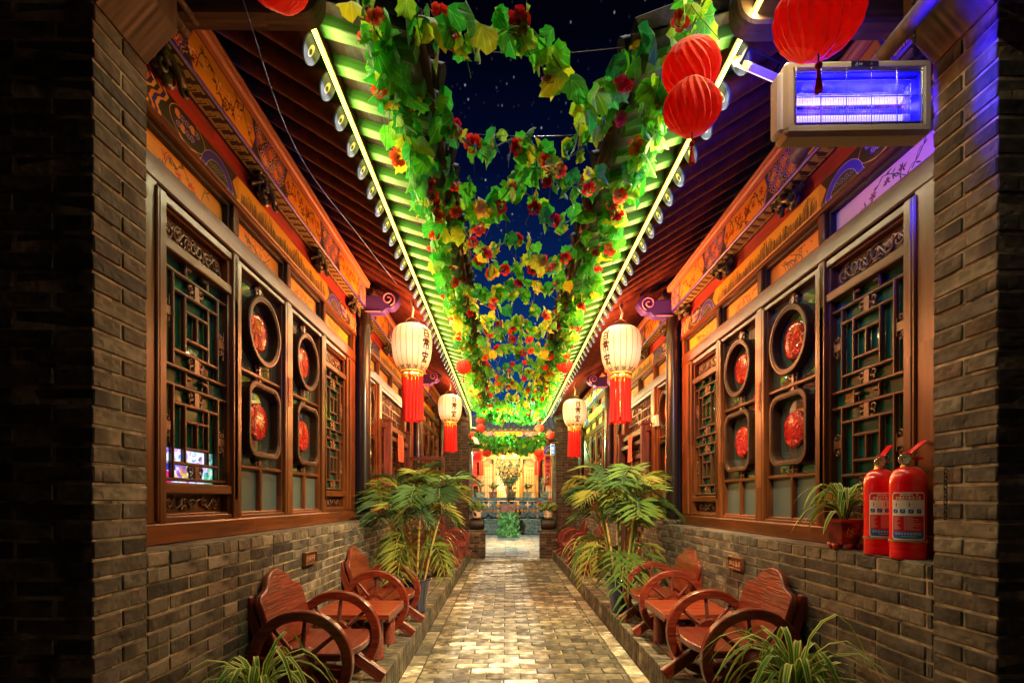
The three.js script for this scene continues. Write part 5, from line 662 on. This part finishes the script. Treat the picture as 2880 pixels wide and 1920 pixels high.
// the dense swags over the gateway
const gate = (label, y, sag, n, seed, x0, x1, sp, big = .95) => { const p = []; for (let k = 0; k <= 10; k++) { const u = k / 10; p.push([lerp(x0, x1, u), EYE + y - sag * 4 * u * (1 - u) + .13 * Math.exp(-Math.pow((u - .5) * 7, 2)), -12.0 + .1 * Math.sin(u * 5)]); } garland(label, p, n, 10, sp, seed, 'dense garlands over the gateway', 1, .95); };
gate('dense bright green garland heaped over the gateway', 1.45, .22, 560, 811, -.72, .92, .2);
gate('upper dense green garland along the gateway roof edge', 2.02, .15, 420, 812, -.62, .85, .17);
gate('lower green garland sagging under the gateway garland', 1.3, .2, 260, 813, -.45, .75, .13);
// ------------------------------------------------------------------ the courtyard beyond the gate
const yardBrick = S({ color: C(.2, .235, .23), map: brickMap, bumpMap: brickBump, bumpScale: .006, roughness: .85 });
{ // pierced brick screen wall with a ledge
  const t = thing('screen_wall', 'grey brick screen wall with cross-shaped openings beyond the gateway', 'wall', [.1, 0, -20.4]), s = poly([[-3.2, .62], [3.2, .62], [3.2, 1.3], [-3.2, 1.3]]), u = .075;
  const plus = (x, y) => { const h = new THREE.Path(); [[-u / 2, -u * 1.5], [u / 2, -u * 1.5], [u / 2, -u / 2], [u * 1.5, -u / 2], [u * 1.5, u / 2], [u / 2, u / 2], [u / 2, u * 1.5], [-u / 2, u * 1.5], [-u / 2, u / 2], [-u * 1.5, u / 2], [-u * 1.5, -u / 2], [-u / 2, -u / 2]].forEach(([a, b], i) => h[i ? 'lineTo' : 'moveTo'](x + a, y + b)); s.holes.push(h); };
  const sq = (x, y, w, h2) => { const h = new THREE.Path(); h.moveTo(x - w / 2, y - h2 / 2); h.lineTo(x + w / 2, y - h2 / 2); h.lineTo(x + w / 2, y + h2 / 2); h.lineTo(x - w / 2, y + h2 / 2); s.holes.push(h); };
  for (let i = -7; i <= 7; i++) { plus(i * .39, 1.165); plus(i * .39, .715); if (Math.abs(i) < 7) { plus(i * .39 + .195, .94); sq(i * .39, .93, .085, .13); } }
  mk('pierced_band', extrude(s, .12, .004), yardBrick, t, [0, 0, -.06]); mk('mortar', cbox(6.4, .6, .12, .003), M.mortar, t, [0, .3, -.07]);
  const cool = [[.2, .235, .23], [.17, .2, .2], [.24, .265, .25], [.25, .22, .16]].map((c) => S({ color: C(...c), map: brickMap, bumpMap: brickBump, bumpScale: .005, roughness: .85 }));
  brickFace(t, { o: [-3.2, 0, 0], ry: 0, len: 6.4, h: .62, mats: cool, stuff: true, depth: .06 });
  for (let i = 0; i < 22; i++) mk('ledge_brick', brickOf(.285, .12, .3, .002), pick(cool), t, [-3.05 + i * .29, 1.385, -.02]);
}
function twigPlant(t, y, h, w, n, seed, mats, twigs = 9, ls = .03) { // slim branches with many small leaves
  const q = rng(seed), st = [], lv = mats.map(() => []); const ends = [];
  for (let i = 0; i < twigs; i++) { const a = q() * 6.28, r = w * (.35 + .65 * q()), e = [r * Math.cos(a) * .5, y + h * (.55 + .45 * q()), r * Math.sin(a) * .5], m = [e[0] * .35 + (q() - .5) * .03, y + h * .4, e[2] * .35]; st.push(tube([[(q() - .5) * .02, y, 0], m, e], .006, 10, 4)); ends.push([m, e]); }
  for (let i = 0; i < n; i++) { const [m, e] = ends[Math.floor(q() * ends.length)], u = .1 + q(), sp = w * .16, g = new THREE.PlaneGeometry(ls * (.6 + .8 * q()), ls * (.9 + q())); g.applyMatrix4(new THREE.Matrix4().makeRotationFromEuler(new THREE.Euler(q() * 6, q() * 6, q() * 6))); lv[Math.floor(q() * mats.length)].push(g.translate(lerp(m[0], e[0], u) + (q() - .5) * sp, lerp(m[1], e[1], u) + (q() - .5) * sp, lerp(m[2], e[2], u) + (q() - .5) * sp)); }
  mk('stem', merge(st), M.bark, t); lv.forEach((l, k) => { if (l.length) info(mk('leaves', merge(l), mats[k], t), null, null, null, 'stuff'); });
}
const gm = [[.07, .15, .03], [.13, .22, .04], [.25, .28, .08], [.05, .1, .03]].map((c) => Ph({ color: C(...c), roughness: .55, transmission: .3, thickness: 0 }));
const dryG = [[.3, .28, .1], [.2, .24, .08], [.38, .32, .12]].map((c) => Ph({ color: C(...c), roughness: .6, transmission: .3, thickness: 0 }));
const trough = (t, w, h, d, m) => { const g = cbox(w, h, d, .02); const p = g.attributes.position; for (let i = 0; i < p.count; i++) { const k = .86 + .14 * (p.getY(i) / h + .5); p.setX(i, p.getX(i) * k); p.setZ(i, p.getZ(i) * k); } g.computeVertexNormals(); mk('pot', merge([T(g, 0, h / 2, 0), T(cbox(w + .03, .035, d + .03, .008), 0, h - .01, 0)]), m, t); mk('soil', cbox(w - .04, .01, d - .04, .002), M.soil, t, [0, h + .009, 0]); };
const potX = [[-1.46, M.clay, 'dark slender plant in a brown pot, leftmost on the screen wall ledge', .26, .55, gm], [-1.0, M.sandPot, 'sparse plant in a yellow pot, second from the left on the ledge', .34, .55, dryG], [-.5, M.terracotta, 'leafy plant in an orange-red pot on the ledge left of the centre', .32, .38, gm], [.28, M.sandPot, 'yellow pot on the ledge hidden behind the central shrub', .3, .3, dryG], [.86, M.sandPot, 'leafy plant in an ochre pot on the ledge right of the centre', .34, .36, gm], [1.55, M.sandPot, 'thin shrub in a pale yellow pot, second from the right on the ledge', .34, .72, dryG], [2.12, M.sandPot, 'wispy plant in a small yellow pot, rightmost on the ledge', .28, .5, dryG]];
potX.forEach(([x, m, label, w, h, lm], i) => { const t = thing('ledge_plant', label, 'potted plant', [x, 1.447, -20.42]); trough(t, w, .22, .22, m); twigPlant(t, .22, h, .5, 150, 700 + i, lm, 9, .035); });
{ const t = thing('central_shrub', 'tall airy shrub in a lettered terracotta trough on the ivy pedestal', 'shrub', [.1, .82, -19.2]); trough(t, .6, .38, .34, M.terracotta); twigPlant(t, .38, 1.75, 1.0, 900, 731, [...gm, ...dryG], 22, .045); const m = S({ color: C(.2, .05, .02), roughness: .7 }); const l = []; for (let i = 0; i < 3; i++) for (let k = 0; k < 4; k++) l.push(T(cbox(.07, .009, .004, .001), -.15 + i * .15, .15 + k * .028, .17, .06, 0, k % 2 ? .2 : -.15), T(cbox(.009, .09, .004, .001), -.15 + i * .15, .19, .17)); mk('lettering', merge(l), m, t);
  const p = thing('ivy_pedestal', 'low pedestal smothered in bright green ivy', 'pedestal', [.1, 0, -19.2]); mk('pedestal', cbox(.52, .8, .4, .02), M.stone, p, [0, .4, 0]); const q = rng(44), lv = gm.map(() => []); for (let i = 0; i < 420; i++) { const g = flat(leafGeo[Math.floor(q() * 4)].clone()), s = .5 + .9 * q(); g.applyMatrix4(new THREE.Matrix4().compose(new THREE.Vector3((q() - .5) * (.5 + .3 * q()), .03 + .85 * q(), .1 + .28 * q()), new THREE.Quaternion().setFromEuler(new THREE.Euler((q() - .5), (q() - .5) * 1.6, (q() - .5) * 2)), new THREE.Vector3(s, s, s))); lv[Math.floor(q() * 3)].push(g); } const im = [[.05, .16, .03], [.1, .26, .04], [.22, .38, .07]].map((c) => Ph({ color: C(...c), roughness: .5, transmission: .3, thickness: 0 })); lv.slice(0, 3).forEach((l, k) => info(mk('ivy', merge(l), im[k], p), null, null, null, 'stuff')); }
for (const d of SIDES) { // porcelain pots on the stone drums
  const inner = d.s < 0 ? -.87 : 1.2, px = inner - d.s * .2, t = thing('geranium', d.s < 0 ? 'leafy plant in a white pot with blue fish on the left stone drum' : 'red geranium in a white pot with lettering on the right stone drum', 'potted plant', [px, .928, -12.02]);
  const map = canvasTex(256, 96, (x) => { x.fillStyle = '#e6ddcf'; x.fillRect(0, 0, 256, 96); x.fillStyle = x.strokeStyle = '#1c2050'; if (d.s < 0) for (let i = 0; i < 6; i++) { x.beginPath(); x.ellipse(20 + i * 44, 46 + 16 * (i % 2), 17, 6, .3, 0, 7); x.fill(); } else for (let i = 0; i < 16; i++) for (let k = 0; k < 6; k++) x.fillRect(8 + i * 15, 20 + k * 10, 4, 6); });
  mk('pot', lathe([[0, 0], [.085, 0], [.1, .05], [.115, .15], [.12, .185], [.105, .185], [.1, .16], [0, .16]], 28), painted(map, .3), t); if (d.s < 0) mk('saucer', lathe([[0, 0], [.11, 0], [.12, .02], [0, .02]], 24), M.terracotta, t, [0, -.002, 0]);
  const q = rng(70 + d.s), lv = gm.map(() => []); for (let i = 0; i < 150; i++) { const g = new THREE.CircleGeometry(.03 + .02 * q(), 6); g.applyMatrix4(new THREE.Matrix4().makeRotationFromEuler(new THREE.Euler(-.3 - q(), (q() - .5) * 2, q()))); const a = q() * 6.28, r = .2 * Math.sqrt(q()); lv[Math.floor(q() * 3)].push(g.translate(r * Math.cos(a), .2 + .2 * q() * (1.2 - r * 3), r * Math.sin(a))); } lv.forEach((l, k) => { if (l.length) info(mk('leaves', merge(l), gm[k], t), null, null, null, 'stuff'); });
  if (d.s > 0) for (const [x, y] of [[.04, .46], [-.2, .36]]) { mk('flower', new THREE.IcosahedronGeometry(.035, 1), M.red, t, [x, y, .02]); mk('flower_stem', rod([0, .2, 0], [x, y, .02], .004), M.stem, t); }
}
{ // the hall at the back of the courtyard
  const t = thing('back_hall', 'timber hall across the courtyard with lit doorway and tall lattice windows', 'building', [.12, 0, -24]), oak = S({ color: C(.4, .25, .13), map: woodMap, roughness: .5 }), grey = S({ color: C(.26, .29, .25), map: woodMap, roughness: .6 });
  mk('wall', cbox(7, 4.4, .2, .01), grey, t, [0, 2.2, -.3]);
  for (const x of [-2.6, -1.35, -.62, .62, 1.35, 2.6]) mk('post', cbox(.14, 3.3, .16, .01), oak, t, [x, 1.65, 0]); mk('lintel', cbox(6.6, .2, .2, .01), oak, t, [0, 3.35, 0]);
  const warm = S({ color: C(.5, .35, .18), emissive: C(1, .5, .12), emissiveIntensity: .55, roughness: .3 });
  for (const x of [-.98, .98, -1.98, 1.98]) { const w = mk('window', cbox(.7, 2.3, .06, .006), oak, t, [x, 1.9, -.06]); const wd = Math.abs(x) < 1.5 ? .55 : 1.0; mk('pane', cbox(.56, 1.9, .01, .001), S({ color: C(.35, .26, .18), roughness: .5 }), w, [0, .05, .04]); const b = []; for (let i = 0; i < 6; i++) bx(b, .56, .022, .02, 0, -.85 + i * .34, .05, .002); for (let i = 0; i < 5; i++) bx(b, .02, 1.9, .02, -.24 + i * .12, .05, .052, .002); mk('lattice', merge(b), oak, w); }
  for (const s of [-1, 1]) { const w = mk('door', cbox(.56, 2.7, .06, .006), S({ color: C(.55, .34, .12), map: woodMap, roughness: .4 }), t, [s * .3, 1.45, -.05]); mk('lit_window', cbox(.42, 1.5, .01, .001), warm, w, [0, .45, .036]); const b = []; for (let i = 0; i < 6; i++) bx(b, .42, .02, .015, 0, -.25 + i * .28, .045, .002); for (let i = 0; i < 4; i++) bx(b, .018, 1.5, .015, -.15 + i * .1, .45, .047, .002); mk('lattice', merge(b), oak, w); }
  mk('painted_beam', uvPlane(cbox(6.8, .5, .2, .01), 6.8, .5), M.lowerBeam, t, [0, 3.75, .05]); mk('red_fascia', cbox(6.8, .22, .1, .01), M.redBoard, t, [0, 4.12, .2]); mk('upper_beam', uvPlane(cbox(6.8, .26, .16, .01), 6.8, .26), M.upperBeam, t, [0, 4.4, .3]);
  const rf = mk('roof', cbox(7.6, .1, 2.2, .01), M.tile, t, [0, 4.95, .1], [.45, 0, 0]); for (let i = 0; i < 30; i++) mk('roof_tile', cyl(.06, .06, 2.2, 8).rotateX(Math.PI / 2), M.tile, rf, [-3.6 + i * .25, .06, 0]);
  for (let i = 0; i < 26; i++) mk('rafter', cbox(.07, .07, .8, .006), M.greenWood, t, [-3.2 + i * .255, 4.62, .75], [.3, 0, 0]);
  for (const [i, x] of [[0, -1.46], [1, 1.78]]) { const chars = i ? '順利迎進吉祥財' : '運桂永平安福', map = canvasTex(64, 384, (c) => { c.fillStyle = '#e23420'; c.fillRect(0, 0, 64, 384); c.strokeStyle = '#150604'; [...chars].forEach((g, k) => glyph(c, g, 12, 10 + k * (370 / chars.length), 40, 5)); }); info(mk('couplet', T(uvPlane(cbox(.26, 1.35, .012, .001), .26, 1.35)), painted(map, .6), scene, [x + .1, 2.65, -22.9]), i ? 'red lettered couplet scroll at the right of the far hall' : 'red lettered couplet scroll at the left of the far hall', 'couplet'); }
  for (const [i, x] of [[0, -1.12], [1, 1.42]]) { const l = thing('red_lantern', i ? 'red lantern with long tassels before the far hall, right one' : 'red lantern with long tassels before the far hall, left one', 'lantern', [x, 3.3, -22.6], 0, 'red lanterns before the far hall'); mk('lantern_shade', lathe([[.1, -.22], [.24, -.14], [.3, 0], [.24, .14], [.1, .22]], 24), ballMat, l); for (let k = 0; k < 9; k++) { const a = k * .7; mk('tassel', cyl(.03, .035, .62, 6), M.silk, l, [.13 * Math.cos(a), -.55, .13 * Math.sin(a)]); } mk('hanging_cord', rod([0, .22, 0], [0, 1, 0], .008), M.rope, l); }
  for (const [i, x, z, y] of [[0, -.1, -22.4, 3.25], [1, .42, -22.4, 3.32]]) { const b = thing('light_bulb', i ? 'bare warm light bulb before the far hall, right one' : 'bare warm light bulb before the far hall, left one', 'bulb', [x, y, z], 0, 'bare bulbs before the far hall'); mk('bulb', new THREE.SphereGeometry(.06, 14, 10), S({ color: C(1, .9, .6), emissive: C(1, .75, .3), emissiveIntensity: 14 }), b); mk('socket', cyl(.03, .03, .08, 10), M.black, b, [0, .08, 0]); mk('flex', rod([0, .1, 0], [0, 1.1, 0], .006), M.wire, b); const l = new THREE.PointLight(C(1, .55, .13), POWER.bulb); l.name = 'far_hall_bulb'; l.position.set(x, y, z); l.castShadow = true; l.shadow.radius = 2; scene.add(l); }
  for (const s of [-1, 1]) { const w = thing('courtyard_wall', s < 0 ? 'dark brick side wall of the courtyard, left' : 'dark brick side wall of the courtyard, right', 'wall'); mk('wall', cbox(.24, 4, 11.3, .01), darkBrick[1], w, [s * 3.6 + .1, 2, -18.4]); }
}
{ const t = thing('lit_sign', 'small blue and white lit sign on the far right gate pier', 'sign', [1.1, EYE + 1.17, -11.95]); mk('sign_box', cbox(.1, .26, .06, .008), M.white, t); const map = canvasTex(48, 128, (x) => { x.fillStyle = '#3c78d8'; x.fillRect(0, 0, 48, 128); x.fillStyle = '#f4f8ff'; x.fillRect(8, 30, 30, 40); x.fillStyle = '#3c78d8'; x.fillRect(14, 38, 16, 8); x.fillStyle = '#dfeaff'; x.fillRect(10, 84, 26, 30); }); mk('sign_face', uvPlane(cbox(.085, .235, .006, .001), .085, .235), S({ color: C(.05, .05, .05), emissive: C(1, 1, 1), emissiveMap: map, emissiveIntensity: 1 }), t, [0, 0, .032]); }
renderer.render(scene, camera);
